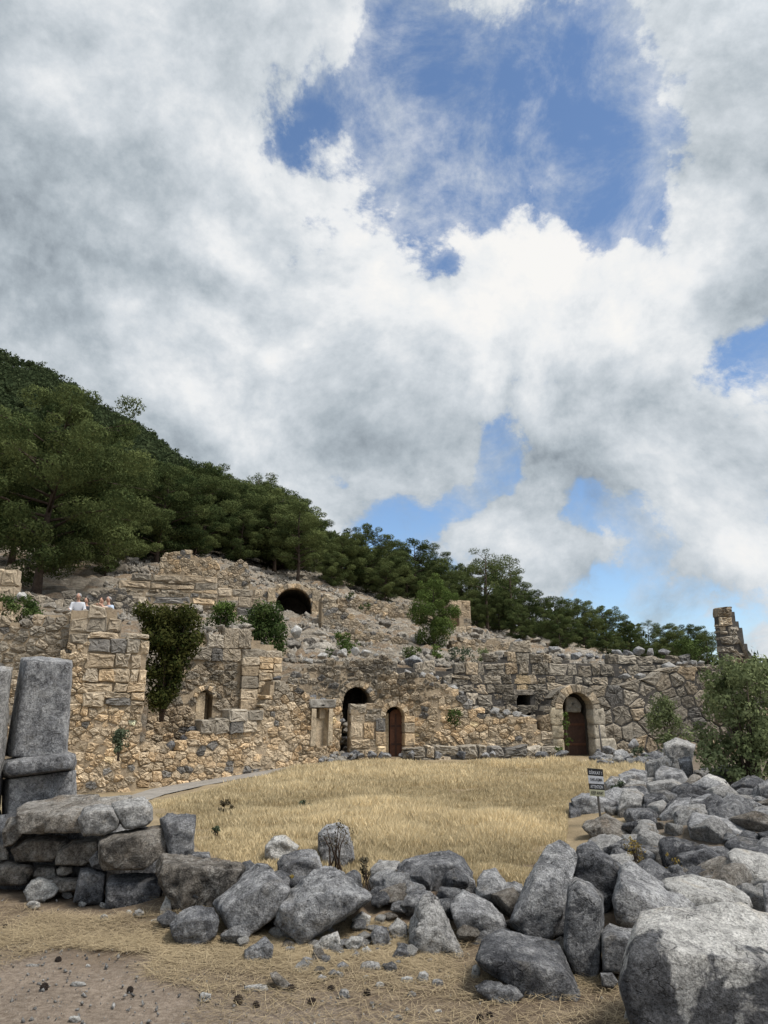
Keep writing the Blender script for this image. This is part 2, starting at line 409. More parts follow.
def smooth(V, E, it, k=.5):
    n = len(V); deg = np.bincount(E.ravel(), minlength=n)[:, None]
    for _ in range(it):
        s = np.zeros_like(V); np.add.at(s, E[:, 0], V[E[:, 1]]); np.add.at(s, E[:, 1], V[E[:, 0]])
        V = V * (1 - k) + k * s / np.maximum(deg, 1)
    return V
def hull_shape(pts, seed, rough=1.0, res=34, sm=1, cuts=1):
    pts = np.asarray(pts, float)
    bm = bmesh.new()
    for p in pts: bm.verts.new(p)
    r = bmesh.ops.convex_hull(bm, input=bm.verts)
    junk = [g for g in set(r['geom_interior'] + r['geom_unused']) if isinstance(g, bmesh.types.BMVert)]
    bmesh.ops.delete(bm, geom=junk, context='VERTS')
    size = pts.max(0) - pts.min(0); s = float(np.sort(size)[1]); rgc = np.random.RandomState(seed + 77); cc = pts.mean(0)
    for _ in range(cuts):
        dn = rgc.normal(size=3); dn[1] = -abs(dn[1]) - .25; dn[2] = dn[2] * .8 + .15; dn /= np.linalg.norm(dn)
        co = np.array([v.co for v in bm.verts]); sup = ((co - cc) @ dn).max()
        bmesh.ops.bisect_plane(bm, geom=bm.verts[:] + bm.edges[:] + bm.faces[:], dist=1e-5, plane_co=Vector((cc + dn * sup * rgc.uniform(.88, .96)).tolist()), plane_no=Vector(dn.tolist()), clear_outer=True)
        r = bmesh.ops.convex_hull(bm, input=bm.verts)
        junk = [g for g in set(r['geom_interior'] + r['geom_unused']) if isinstance(g, bmesh.types.BMVert)]
        bmesh.ops.delete(bm, geom=junk, context='VERTS')
    V, Fc, E = remesh(bm, max(s / res, .008), res > 20)
    V = smooth(V, E, sm, .35)
    c = V.mean(0); nrm = V - c; nrm /= np.linalg.norm(nrm, axis=1)[:, None] + 1e-9
    # facet-like breaks: quantised low noise, then rough grain
    P = V / s; o = seed * 7.13
    big = fbm(P * 1.8 + o, seed, 2)
    brk = np.abs(fbm(P * 3.1 + o * 1.7, seed + 5, 3)); 
    fine = fbm(P * 9 + o, seed + 9, 4, .6)
    chip = np.maximum(fbm(P * 2.6 + o * .7, seed + 13, 3) - .12, 0); gr = fbm(P * 22 + o, seed + 15, 3, .6)
    d = big * .022 - np.clip(.06 - brk, 0, .06) * .38 - chip * .12 + fine * .026 + gr * .017
    V = V + nrm * (d * s * rough)[:, None]
    return V, Fc
ROCKS = {}
def px_rock(label, outl, mat='grey', Y=None, T=None, front=None, name='limestone_block', cat='rock', rough=1.0, group=None, drop=None, res=42):
    outl = np.array(outl, float); seed = len(ROCKS) + 3; rg = np.random.RandomState(seed)
    lo = outl[outl[:, 1].argmax()]
    if Y is None: Y = ground_hit(lo[0], min(lo[1], 1200))[1]
    c = outl.mean(0); w, h = np.ptp(outl, axis=0)
    sc = Y / 1.08 / F
    if T is None: T = .75 * min(w, h) * sc + .15 * max(w, h) * sc
    pts = []; ymx = outl[:, 1].max(); tn = np.clip((ymx - outl[:, 1]) / max(h, 1), 0, 1)
    if front is None:
        tip = rg.uniform(.10, .30); tl = rg.uniform(-.25, .25)
        fr = c + (outl - c) * .90 + np.c_[np.zeros(len(outl)), h * tip * tn ** 2]
        for p in fr: pts.append(at(p[0], p[1], Y + T * (.03 + max(0, tl * (p[0] - c[0]) / w) )))
        for p, t in zip(outl, tn): pts.append(at(p[0], p[1], Y + T * (.10 + .45 * t + max(0, tl * (p[0] - c[0]) / w))))
    else:
        for p in np.array(front, float): pts.append(at(p[0], p[1], Y + T * rg.uniform(0, .04)))
        for p, t in zip(outl, tn): pts.append(at(p[0], p[1], Y + T * (.12 + .5 * t)))
    for p in c + (outl - c) * .86: pts.append(at(p[0], p[1], Y + T))
    pts = np.array(pts)
    if drop:   # carry the stone down to what it rests on (hidden behind its neighbours)
        low = pts[pts[:, 2] < np.percentile(pts[:, 2], 35)].copy(); low[:, 2] -= drop; low[:, 1] += .1 * T; pts = np.r_[pts, low]
    V, Fc = hull_shape(pts, seed, rough, res)
    o = mk(name, V, Fc, M[mat], None, True)
    tag(o, label, cat, group); ROCKS[label] = o
    return o

def Z(x0, yy0, k, pts): return [(x0 + a / k, yy0 + b / k) for a, b in pts]

RUB = 'blocks of the tumbled foreground rubble row'
LW = 'blocks of the low dry-stone wall at the left'
PILE = 'blocks of the rubble pile at the right'
def A(p): return Z(0, 780, 4.8, p)
# low wall at left, bottom course first
px_rock('dark rough block at the far left end of the bottom course of the low wall', A([(-60, 425), (40, 378), (150, 390), (172, 440), (120, 505), (-60, 505)]), 'brown', 7.35, .5, group=LW)
px_rock('wedge shaped dark stone in the bottom course above the white boulder', A([(148, 450), (180, 393), (268, 393), (275, 470), (190, 490)]), 'brown', 7.4, .45, group=LW)
px_rock('fist sized brown chinking stone between two courses of the low wall', A([(272, 430), (300, 408), (348, 410), (352, 445), (310, 462), (275, 457)]), 'brown', 7.25, .22, group=LW, name='chinking_stone')
px_rock('low brown stone in the bottom course under the small chinking stone', A([(230, 480), (280, 458), (385, 468), (372, 525), (300, 540), (240, 530)]), 'brown', 7.15, .4, group=LW)
px_rock('dark narrow block with a notched top in the bottom course of the low wall', A([(352, 585), (370, 480), (385, 418), (430, 413), (512, 440), (505, 500), (492, 600), (400, 600)]), 'dark', 6.95, .5, group=LW)
px_rock('large dark squarish block at the right end of the bottom course of the low wall', A([(503, 475), (530, 443), (660, 438), (775, 440), (785, 500), (760, 615), (620, 636), (503, 622)]), 'dark', 6.78, .6, group=LW)
px_rock('grey filler block at the far left behind the pillar foot', A([(-60, 300), (20, 300), (48, 345), (45, 385), (-60, 390)]), 'brown', 7.5, .4, group=LW)
px_rock('brown craggy block in the middle course of the low wall', A([(45, 332), (120, 263), (200, 248), (322, 262), (335, 300), (275, 365), (250, 392), (75, 392)]), 'brown', 7.35, .55, group=LW)
px_rock('smooth tan block with a rounded left corner in the middle course', A([(263, 395), (275, 340), (350, 283), (475, 268), (478, 340), (440, 395), (400, 413), (268, 410)]), 'brown', 7.15, .5, group=LW, rough=.7)
px_rock('thin pale sliver wedged beside the big squared block', A([(425, 385), (470, 333), (482, 400), (440, 418)]), 'grey', 7.05, .25, group=LW, name='chinking_stone')
px_rock('largest squared tan block of the low wall with a pale right face', A([(470, 305), (490, 263), (765, 212), (800, 222), (822, 265), (800, 350), (690, 432), (500, 436), (474, 400)]), 'brown', 6.75, .62,
        front=A([(474, 318), (690, 262), (700, 425), (505, 430)]), group=LW, rough=.7)
px_rock('small rounded block standing below the pillar foot', A([(8, 240), (40, 178), (80, 166), (98, 200), (112, 262), (60, 315), (18, 322)]), 'brown', 7.4, .4, group=LW)
px_rock('long flat slab with a reddish face capping the left of the low wall', A([(75, 140), (110, 105), (300, 73), (480, 66), (492, 82), (335, 122), (222, 185), (217, 258), (92, 256), (85, 170)]), 'brown', 7.2, .8,
        front=A([(80, 165), (215, 150), (216, 255), (92, 255)]), group=LW, rough=.8)
px_rock('long grey slab with a sloping top capping the middle of the low wall', A([(212, 175), (260, 128), (480, 78), (630, 68), (645, 82), (545, 112), (405, 135), (378, 205), (388, 255), (300, 258), (215, 250)]), 'brown', 7.05, .8,
        front=A([(214, 185), (290, 165), (375, 175), (385, 255), (300, 258), (215, 250)]), group=LW, rough=.8)
px_rock('pale boulder with a pointed left nose lying on top of the low wall', A([(368, 180), (400, 132), (460, 113), (550, 122), (578, 190), (565, 238), (500, 268), (400, 270), (384, 243)]), 'pale', 6.9, .45, group=LW)
px_rock('bright rounded boulder at the right end of the top of the low wall', A([(535, 112), (600, 86), (690, 83), (730, 120), (738, 190), (702, 226), (600, 238), (568, 198)]), 'pale', 6.95, .5, group=LW)
px_rock('white round boulder lying in the straw before the low wall', A([(110, 535), (150, 480), (190, 463), (270, 488), (292, 520), (262, 560), (190, 593), (130, 580)]), 'white', None, name='boulder')
px_rock('dark earth and rubble core showing in the joints of the low wall', [(-10, 815), (60, 806), (140, 815), (160, 850), (155, 900), (60, 905), (-10, 890)], 'dark', 7.55, .6, name='wall_core', cat='wall core')
def B(p): return Z(140, 800, 4.8, p)
px_rock('dark upright block with a whitish top standing at the end of the low wall', B([(93, 92), (130, 58), (272, 63), (268, 120), (252, 225), (200, 260), (148, 248), (128, 150)]), 'dark', 6.9, .4,
        front=B([(128, 115), (200, 100), (262, 125), (246, 222), (200, 255), (150, 245)]), group=RUB, drop=.2)
px_rock('flat grey slab tucked behind the wide rough block', B([(190, 265), (215, 248), (335, 248), (345, 285), (330, 330), (200, 330)]), 'grey', 7.3, .5, group=RUB, drop=.3)
px_rock('wide rough block with a pitted brown face and a flat top', B([(73, 305), (112, 255), (190, 262), (330, 280), (480, 298), (512, 322), (482, 375), (380, 520), (290, 560), (170, 560), (150, 540), (120, 430), (85, 365)]), 'brown', None, .7,
        front=B([(78, 330), (180, 318), (300, 335), (490, 335), (440, 440), (350, 530), (170, 552), (120, 430)]), group=RUB, rough=1.5)
px_rock('small whitish stone leaning at the foot of the low wall end', B([(95, 525), (125, 458), (155, 478), (152, 552), (95, 560)]), 'white', None, group=RUB, name='boulder')
px_rock('round bluish boulder nearest the straw at the left of the row', B([(138, 595), (200, 528), (270, 503), (350, 518), (388, 570), (372, 650), (300, 718), (200, 722), (150, 648)]), 'dark', None, group=RUB, rough=1.2)
px_rock('angular grey block with a flat blue-grey top and a buff front', B([(343, 492), (420, 430), (510, 340), (560, 303), (612, 308), (690, 400), (728, 430), (672, 545), (500, 676), (440, 655), (388, 565)]), 'grey', 5.9, .75,
        front=B([(385, 525), (480, 492), (640, 392), (722, 432), (662, 550), (500, 674), (440, 654)]), group=RUB, rough=.7)
px_rock('bright rounded boulder in the grass behind the row at the left', B([(598, 222), (640, 168), (700, 163), (765, 220), (745, 270), (650, 310), (600, 275)]), 'white', 8.6, .5, group=RUB, name='boulder')
px_rock('low dark stone in the shade left of the big central boulder', Z(260, 810, 4.8, [(5, 600), (60, 535), (110, 560), (150, 650), (60, 690), (10, 660)]), 'dark', 6.0, .4, group=RUB)
px_rock('small grey stone half buried before the angular block', B([(500, 720), (600, 652), (642, 700), (630, 790), (500, 790)]), 'grey', None, group=RUB)
def C_(p): return Z(260, 810, 4.8, p)
px_rock('dark blue-grey boulder peeping over the big central boulder', C_([(78, 252), (110, 208), (200, 183), (270, 193), (302, 262), (300, 330), (200, 400), (110, 380), (85, 330)]), 'dark', 7.1, .5, group=RUB)
px_rock('upright pale stone overgrown with a dry thistle behind the row', C_([(278, 110), (320, 68), (380, 58), (422, 83), (447, 160), (455, 240), (400, 285), (310, 280), (275, 190)]), 'grey', 8.5, .5, group=RUB)
px_rock('large buff central boulder with a jagged peak', C_([(78, 475), (100, 418), (170, 368), (260, 278), (345, 253), (392, 330), (548, 410), (543, 440), (330, 575), (190, 664), (120, 612), (78, 545)]), 'grey', 5.75, .75,
        front=C_([(100, 470), (190, 440), (330, 400), (520, 425), (330, 560), (195, 650), (125, 600)]), group=RUB, rough=1.3, res=34)
px_rock('flat pale stone under the overhang of the central boulder', C_([(253, 652), (300, 608), (372, 578), (392, 645), (352, 692), (270, 695)]), 'white', None, name='boulder')
px_rock('buff rounded stone just right of the central boulder', C_([(440, 525), (490, 483), (532, 510), (528, 555), (470, 575), (450, 565)]), 'white', None, name='boulder')
px_rock('white chunky stone lying below the buff rounded stone', C_([(403, 642), (440, 603), (497, 608), (492, 650), (430, 695)]), 'white', None, name='boulder')
px_rock('veined grey round stone in front of the brown pitted boulder', C_([(528, 592), (560, 553), (612, 558), (628, 620), (602, 675), (545, 660)]), 'grey', None, name='boulder')
px_rock('pale stone with a dark base touching the grey triangular slab', C_([(615, 565), (660, 512), (705, 550), (710, 620), (650, 640)]), 'pale', None, name='boulder')
px_rock('white cube shaped pebble below the veined grey stone', C_([(488, 665), (515, 652), (542, 680), (538, 706), (495, 700)]), 'white', None, name='boulder')
def D(p): return Z(360, 830, 4.8, p)
px_rock('grey block with a concave pale face left of the large dome boulder', D([(38, 275), (48, 180), (80, 143), (192, 148), (195, 260), (180, 330), (100, 340), (45, 320)]), 'pale', 7.2, .5, group=RUB)
px_rock('large dark dome shaped boulder at the back centre of the row', D([(176, 175), (210, 138), (320, 108), (430, 93), (500, 128), (548, 200), (545, 290), (470, 350), (400, 370), (300, 390), (240, 380), (178, 300)]), 'dark', 6.9, .8, group=RUB, res=32)
px_rock('brown pitted boulder in the hollow under the dome boulder', D([(38, 385), (80, 298), (150, 293), (238, 370), (225, 460), (120, 480), (60, 440)]), 'brown', 6.45, .5, group=RUB, rough=1.6)
px_rock('small smooth oval stone perched on the right side of the dome boulder', D([(458, 222), (490, 198), (552, 240), (562, 300), (540, 320), (480, 290)]), 'grey', 6.75, .3, group=RUB, rough=.6, drop=.15)
px_rock('little round grey stone wedged at the tip of the triangular slab', D([(373, 332), (410, 293), (448, 315), (432, 375), (385, 382)]), 'grey', 6.5, .22, group=RUB, rough=.6, drop=.12)
px_rock('triangular pale slab with a dark rough lower face', D([(232, 435), (290, 330), (335, 288), (372, 330), (430, 470), (502, 600), (525, 655), (440, 690), (330, 650), (280, 590), (230, 545)]), 'pale', 5.6, .55,
        front=D([(235, 540), (270, 480), (330, 430), (380, 470), (450, 580), (515, 655), (440, 685), (330, 645), (280, 585)]), group=RUB, rough=1.4, res=32)
px_rock('smooth grey boulder with a diagonal groove right of the triangular slab', D([(428, 350), (490, 283), (620, 338), (692, 400), (710, 455), (660, 560), (560, 600), (500, 560), (450, 455)]), 'grey', 5.85, .6, group=RUB, rough=.8, res=32)
px_rock('blocky grey stone with a sloping pale top right of the dome boulder', D([(560, 232), (590, 188), (652, 178), (702, 250), (728, 312), (715, 420), (650, 400), (560, 330)]), 'grey', 6.4, .45, group=RUB, rough=.8, drop=.2)
px_rock('grey stone mostly hidden behind the tall leaning slab', D([(695, 255), (740, 243), (780, 260), (800, 340), (760, 440), (708, 400)]), 'grey', 6.5, .4, group=RUB, drop=.2)
def E_(p): return Z(460, 820, 4.267, p)
px_rock('tall grey slab leaning to the right over its neighbours', E_([(207, 440), (230, 370), (300, 220), (370, 108), (422, 78), (492, 123), (504, 160), (455, 290), (445, 380), (395, 510), (330, 520), (240, 500)]), 'grey', 5.75, .55,
        front=E_([(215, 445), (300, 300), (385, 300), (440, 385), (392, 508), (330, 515), (245, 490)]), group=RUB, rough=.9, res=34)
px_rock('dark pentagonal block leaning against the tall slab at its right', E_([(468, 245), (500, 118), (560, 83), (640, 148), (704, 210), (694, 285), (620, 350), (560, 330), (480, 300)]), 'dark', 6.15, .55, group=RUB, rough=.8, res=30, drop=.15)
px_rock('upright blue-grey slab standing between the front block and the big pale block', E_([(438, 560), (445, 420), (460, 268), (490, 238), (560, 268), (614, 320), (619, 420), (604, 600), (594, 730), (540, 745), (470, 650)]), 'grey', 5.15, .55,
        front=E_([(445, 540), (465, 330), (510, 290), (600, 345), (598, 580), (585, 725), (540, 738), (485, 640)]), group=RUB, rough=.6, res=34)
px_rock('big smooth dark block with a flat sloping top at the front of the row', E_([(62, 595), (95, 500), (180, 463), (300, 488), (422, 518), (465, 620), (525, 745), (500, 785), (420, 800), (300, 775), (200, 705), (90, 635)]), 'dark', 4.85, .7,
        front=E_([(70, 600), (110, 590), (230, 620), (330, 650), (450, 650), (520, 750), (500, 780), (420, 795), (300, 772), (200, 702)]), group=RUB, rough=.6, res=34)
px_rock('low dark stone with white streaks at the foot of the front block', E_([(58, 710), (110, 678), (240, 708), (275, 750), (230, 800), (130, 780)]), 'dark', None, name='boulder', rough=1.3)
def G_(p): return Z(568, 740, 3.84, p)
px_rock('long pale grey slab with a dark broken end behind the big pale block', G_([(170, 615), (205, 530), (198, 480), (240, 463), (330, 528), (495, 632), (440, 700), (340, 720), (240, 735), (185, 700)]), 'grey', 5.6, .8,
        front=G_([(175, 612), (205, 552), (270, 600), (340, 655), (300, 720), (240, 732), (188, 698)]), group=RUB, rough=.7, res=32)
px_rock('blue-grey block in the gap left of the big pale block', E_([(598, 475), (640, 443), (740, 463), (735, 580), (690, 660), (610, 650)]), 'grey', 5.0, .5, group=RUB, rough=.7)
px_rock('small flat stone wedged at the foot of the upright slab', E_([(598, 650), (650, 643), (675, 690), (655, 720), (605, 710)]), 'grey', 4.95, .22, group=RUB, rough=.6)
px_rock('tan lit stone glimpsed in the gap between the dark pentagonal block and the pale slab', E_([(615, 400), (650, 345), (690, 400), (690, 470), (620, 490)]), 'pale', 6.2, .4, group=RUB, drop=.15)
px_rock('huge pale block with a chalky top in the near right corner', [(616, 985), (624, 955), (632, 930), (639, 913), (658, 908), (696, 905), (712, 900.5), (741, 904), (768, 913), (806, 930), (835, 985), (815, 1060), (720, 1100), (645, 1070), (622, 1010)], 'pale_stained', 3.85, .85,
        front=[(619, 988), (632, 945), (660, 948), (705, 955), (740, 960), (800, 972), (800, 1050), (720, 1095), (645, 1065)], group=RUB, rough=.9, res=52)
px_rock('low bleached slab lying flat behind the big pale block', G_([(355, 530), (400, 522), (470, 510), (600, 540), (695, 590), (715, 645), (640, 690), (500, 690), (400, 640)]), 'white', 5.9, .8,
        front=G_([(370, 560), (480, 600), (600, 620), (705, 650), (640, 690), (500, 690)]), group=PILE, rough=1.2)
px_rock('smooth cream slab slanting up at the right edge above the bleached slab', G_([(610, 430), (640, 412), (770, 440), (840, 470), (810, 560), (700, 570), (640, 515)]), 'white', 7.3, .7,
        front=G_([(615, 445), (680, 520), (770, 545), (805, 560), (700, 568), (645, 520)]), group=PILE, rough=.5)
px_rock('broad squared grey block lying tilted in the middle of the pile', G_([(458, 315), (480, 278), (660, 298), (718, 340), (724, 432), (690, 450), (600, 415), (470, 375)]), 'grey', 9.0, .9,
        front=G_([(462, 330), (500, 322), (600, 345), (712, 372), (722, 435), (600, 412), (470, 372)]), group=PILE, rough=.7, drop=.2)
px_rock('dark block propped behind the right end of the broad squared block', G_([(690, 320), (768, 345), (800, 440), (765, 470), (715, 440)]), 'dark', 9.3, .6, group=PILE, drop=.3)
px_rock('cube shaped grey block with a pale front edge above the broad block', G_([(468, 228), (540, 205), (587, 222), (592, 292), (545, 300), (475, 300)]), 'grey', 10.6, .6,
        front=G_([(472, 240), (540, 228), (545, 298), (476, 298)]), group=PILE, rough=.5, drop=.2)
px_rock('grey block with a steep left side left of the cube shaped block', G_([(348, 295), (410, 223), (472, 218), (478, 285), (458, 345), (380, 345)]), 'grey', 10.4, .6, group=PILE, rough=.7, drop=.15)
px_rock('dark shaded block behind the steep sided one', G_([(288, 212), (370, 188), (422, 210), (400, 270), (345, 340), (300, 330)]), 'dark', 10.9, .6, group=PILE, rough=.7, drop=.2)
px_rock('pale dome topped standing block next to the warning sign', G_([(188, 275), (210, 188), (260, 182), (292, 210), (294, 295), (255, 345), (200, 335)]), 'pale', 11.0, .6,
        front=G_([(192, 270), (240, 232), (285, 235), (290, 295), (255, 342), (200, 332)]), group=PILE)
px_rock('low ledge of grey stone under the warning sign', G_([(8, 225), (50, 205), (100, 203), (192, 235), (190, 275), (120, 305), (40, 305)]), 'grey', 11.4, .7, group=PILE, drop=.1)
px_rock('dark toothed stone at the grass edge left of the sign post', G_([(3, 240), (50, 235), (58, 390), (30, 392), (8, 375)]), 'dark', 11.3, .6, group=PILE)
px_rock('lower grey block beside the foot of the sign post', G_([(48, 312), (170, 298), (214, 350), (205, 410), (120, 400), (58, 400)]), 'grey', 10.8, .6, group=PILE)
px_rock('grey block with a rounded back in the middle foreground of the pile', G_([(218, 375), (250, 338), (390, 332), (404, 360), (380, 440), (300, 470), (220, 460)]), 'grey', 9.6, .7, group=PILE)
px_rock('smooth blue-grey slab wedged below the broad squared block', G_([(335, 375), (400, 353), (505, 402), (490, 450), (400, 440)]), 'grey', 9.1, .6, group=PILE, rough=.5, drop=.2)
px_rock('rounded stone splashed with orange lichen', G_([(272, 442), (300, 408), (380, 398), (424, 430), (412, 500), (330, 520), (290, 490)]), 'ochre', 8.3, .5, group=PILE, name='boulder', drop=.1)
px_rock('big dark rounded boulder right of the orange lichen stone', G_([(410, 430), (520, 398), (592, 440), (628, 515), (600, 560), (500, 565), (425, 540)]), 'dark', 7.7, .8, group=PILE, name='boulder')
px_rock('flat pale slab at the foot of the olive coloured bush', G_([(442, 182), (540, 128), (602, 150), (634, 187), (560, 215), (470, 212)]), 'white', 13.6, .9, group=PILE, rough=.6, drop=.1)
px_rock('squared dark block with a pale top near the end of the pile', G_([(332, 122), (360, 98), (440, 113), (464, 152), (422, 190), (338, 178)]), 'grey', 14.2, .9,
        front=G_([(335, 135), (440, 130), (460, 155), (422, 188), (340, 176)]), group=PILE, rough=.5, drop=.1)
px_rock('dark stone standing on edge behind the squared dark block', G_([(422, 72), (470, 62), (482, 112), (452, 140)]), 'grey', 15.2, .5, group=PILE, drop=.4)
px_rock('bluish stone right of the top of the warning sign', G_([(140, 165), (165, 138), (200, 140), (225, 165), (200, 190), (150, 190)]), 'grey', 13.2, .5, group=PILE)
px_rock('pale layered stones heap top behind the sign', G_([(195, 132), (250, 108), (300, 118), (306, 170), (250, 185), (205, 175)]), 'grey', 13.8, .7, group=PILE)
px_rock('low grey stone between the layered stone and the squared block', G_([(296, 82), (380, 58), (402, 92), (350, 140), (300, 145)]), 'pale', 15.0, .8, group=PILE, drop=.1)
px_rock('grey stone right of the bush foot slab', G_([(556, 205), (632, 212), (640, 268), (590, 262)]), 'grey', 12.0, .5, group=PILE, drop=.2)
px_rock('small pale stone behind the cube shaped block', G_([(585, 252), (640, 268), (645, 300), (590, 305)]), 'pale', 10.9, .4, group=PILE, drop=.2)
px_rock('pale flat stone beneath the bush near the right edge', G_([(628, 235), (700, 218), (770, 240), (720, 285), (650, 280)]), 'pale', 11.6, .6, group=PILE, drop=.2)
px_rock('long grey boulder at the right edge below the bush', G_([(645, 295), (720, 248), (820, 270), (810, 350), (720, 345)]), 'grey', 10.4, .8, group=PILE, drop=.2)
px_rock('grey upright stone at the right edge in front of the bush', G_([(728, 172), (768, 153), (815, 170), (810, 235), (735, 230)]), 'grey', 11.6, .6, group=PILE, drop=.3)
px_rock('broken standing stone with a ragged top at the back of the pile', [(663, 743), (676, 737), (696, 744), (692, 766), (686, 775), (666, 772)], 'pale', 16.2, .8, group=PILE, drop=.2)
px_rock('dark stone cut by the right edge beside the cream slab', [(763, 884), (772, 880), (790, 890), (790, 922), (765, 920)], 'grey', 6.2, .4, group=PILE)
px_rock('thin flat stone lying across the pile before the dome topped block', [(646, 783), (672, 778), (690, 788), (680, 800), (650, 798)], 'pale', 11.9, .7, group=PILE, rough=.6, drop=.2)
px_rock('grey stone in the shade between the post foot and the orange lichen stone', G_([(150, 400), (215, 385), (235, 430), (215, 475), (160, 460)]), 'grey', 9.6, .5, group=PILE)
px_rock('dark wedge filling the hollow above the orange lichen stone', G_([(195, 420), (270, 400), (300, 450), (270, 500), (200, 490)]), 'dark', 8.9, .5, group=PILE)

# small loose stones in front of the row (own outlines), then nameless pebbles-sized ones as copies
SM = 'small stones lying in the straw before the rubble row'
small = [(407, 981, 14, 10, 'white'), (423, 978, 12, 15, 'white'), (402, 956, 18, 17, 'grey'), (371, 967, 24, 14, 'pale'), (391, 968, 13, 14, 'ochre'), (476, 972, 10, 17, 'white'),
         (338, 954, 8, 8, 'white'), (308, 962, 16, 11, 'grey'), (326, 961, 9, 8, 'pale'), (343, 968, 13, 12, 'grey'), (437, 984, 12, 12, 'grey'), (339, 975, 10, 8, 'white'), (205, 997, 13, 11, 'white'), (256, 988, 26, 9, 'white'),
         (344, 994, 12, 11, 'pale'), (67, 895, 12, 8, 'grey'), (34, 905, 15, 8, 'white'), (82, 904, 9, 6, 'pale'), (103, 905, 7, 6, 'white'), (129, 912, 6, 5, 'white'), (139, 913, 10, 8, 'pale'), (104, 918, 9, 7, 'white'),
         (158, 921, 14, 5, 'white'), (78, 984, 16, 6, 'white'), (33, 966, 14, 5, 'pale'), (75, 1019, 12, 8, 'white'), (88, 966, 5, 4, 'white'), (438, 1012, 8, 6, 'white'), (398, 1018, 10, 7, 'pale'), (412, 995, 10, 8, 'grey'),
         (366, 978, 8, 6, 'white'), (322, 978, 10, 7, 'grey'), (296, 970, 9, 7, 'grey'), (356, 956, 9, 8, 'grey'), (630, 1016, 12, 18, 'white'), (380, 985, 9, 7, 'white'), (388, 945, 8, 7, 'pale'), (430, 962, 8, 7, 'grey'), (447, 978, 7, 6, 'white'), (290, 950, 10, 9, 'grey')]
for k, (x, y, w, h, mt) in enumerate(small):
    rg = np.random.RandomState(k + 900)
    n = 7; an = np.linspace(0, 2 * math.pi, n, endpoint=False) + rg.rand(n) * .5
    pts = [(x + math.cos(a) * w * .56 * rg.uniform(.8, 1.1), y + math.sin(a) * h * .56 * rg.uniform(.8, 1.1)) for a in an]
    col = {'white': 'small whitish stone', 'grey': 'small grey stone', 'pale': 'small pale grey stone', 'ochre': 'small orange-brown stone'}[mt]
    lab = col + ' lying in the straw or gravel before the rubble row'
    o = px_rock(lab + ' %d' % k, pts, mt, None, None, name='loose_stone', cat='stone', res=12, group=SM)
    o['label'] = lab

# ------------------------------------------------------------------ masonry
def clip_poly(P, a, b, c):    # keep a*x+b*y<=c
    out = []
    n = len(P)
    for i in range(n):
        p, q_ = P[i], P[(i + 1) % n]
        dp = a * p[0] + b * p[1] - c; dq = a * q_[0] + b * q_[1] - c
        if dp <= 0: out.append(p)
        if (dp < 0 < dq) or (dq < 0 < dp):
            t = dp / (dp - dq); out.append((p[0] + t * (q_[0] - p[0]), p[1] + t * (q_[1] - p[1])))
    return out
def voronoi(seeds, asp):
    s = np.array(seeds); s2 = s * np.array([1 / asp, 1]); cells = []
    for i in range(len(s2)):
        d = np.hypot(*(s2 - s2[i]).T); o = np.argsort(d)[1:26]
        Rm = 2.0; P = [(-Rm, -Rm), (Rm, -Rm), (Rm, Rm), (-Rm, Rm)]
        far = 3
        for j in o:
            if d[j] * .5 > far: break
            v = s2[j] - s2[i]; P = clip_poly(P, v[0], v[1], (v @ v) / 2)
            if len(P) < 3: break
            far = max(math.hypot(*p) for p in P)
        if len(P) >= 3 and far < 1.7: cells.append([((p[0] + s2[i][0]) * asp, p[1] + s2[i][1]) for p in P])
    return cells
def darts(u0, u1, v0, v1, size, var, rg, asp):
    pts = np.zeros((0, 3)); n = int(6 * (u1 - u0) * (v1 - v0) / (size * size * asp)) + 10
    for _ in range(n):
        u, v = rg.uniform(u0, u1), rg.uniform(v0, v1)
        if rg.rand() < .7: hh = size * .86; v = round((v - .12 * math.sin(u * 1.1)) / hh) * hh + .12 * math.sin(u * 1.1) + rg.normal(0, .13) * hh
        r = size * math.exp(rg.normal(0, var))
        if len(pts):
            d = np.hypot((pts[:, 0] - u) / asp, pts[:, 1] - v)
            if (d < (pts[:, 2] + r) * .46).any(): continue
        pts = np.r_[pts, [[u, v, r]]]
    return pts[:, :2]
class Wall:
    def __init__(s, A, B):
        s.A = np.array(A, float); s.B = np.array(B, float); s.L = np.hypot(*(s.B - s.A)); s.e = (s.B - s.A) / s.L
        s.n = np.array((s.e[1], -s.e[0]))            # towards the viewer
    def uv(s, px, py):
        d = ray(px, py); # k*(d0,d1) on the line
        k = (s.A @ s.n) / (d[0] * s.n[0] + d[1] * s.n[1])
        p = np.array((d[0] * k, d[1] * k)); return float((p - s.A) @ s.e), EYE + d[2] * k
    def P(s, u, v, w=0):    # w: outwards
        q_ = s.A + s.e * u + s.n * w; return (q_[0], q_[1], v)
def base_pt(px, Y):
    d = ray(px, 715.); return (d[0] / d[1] * Y, Y)
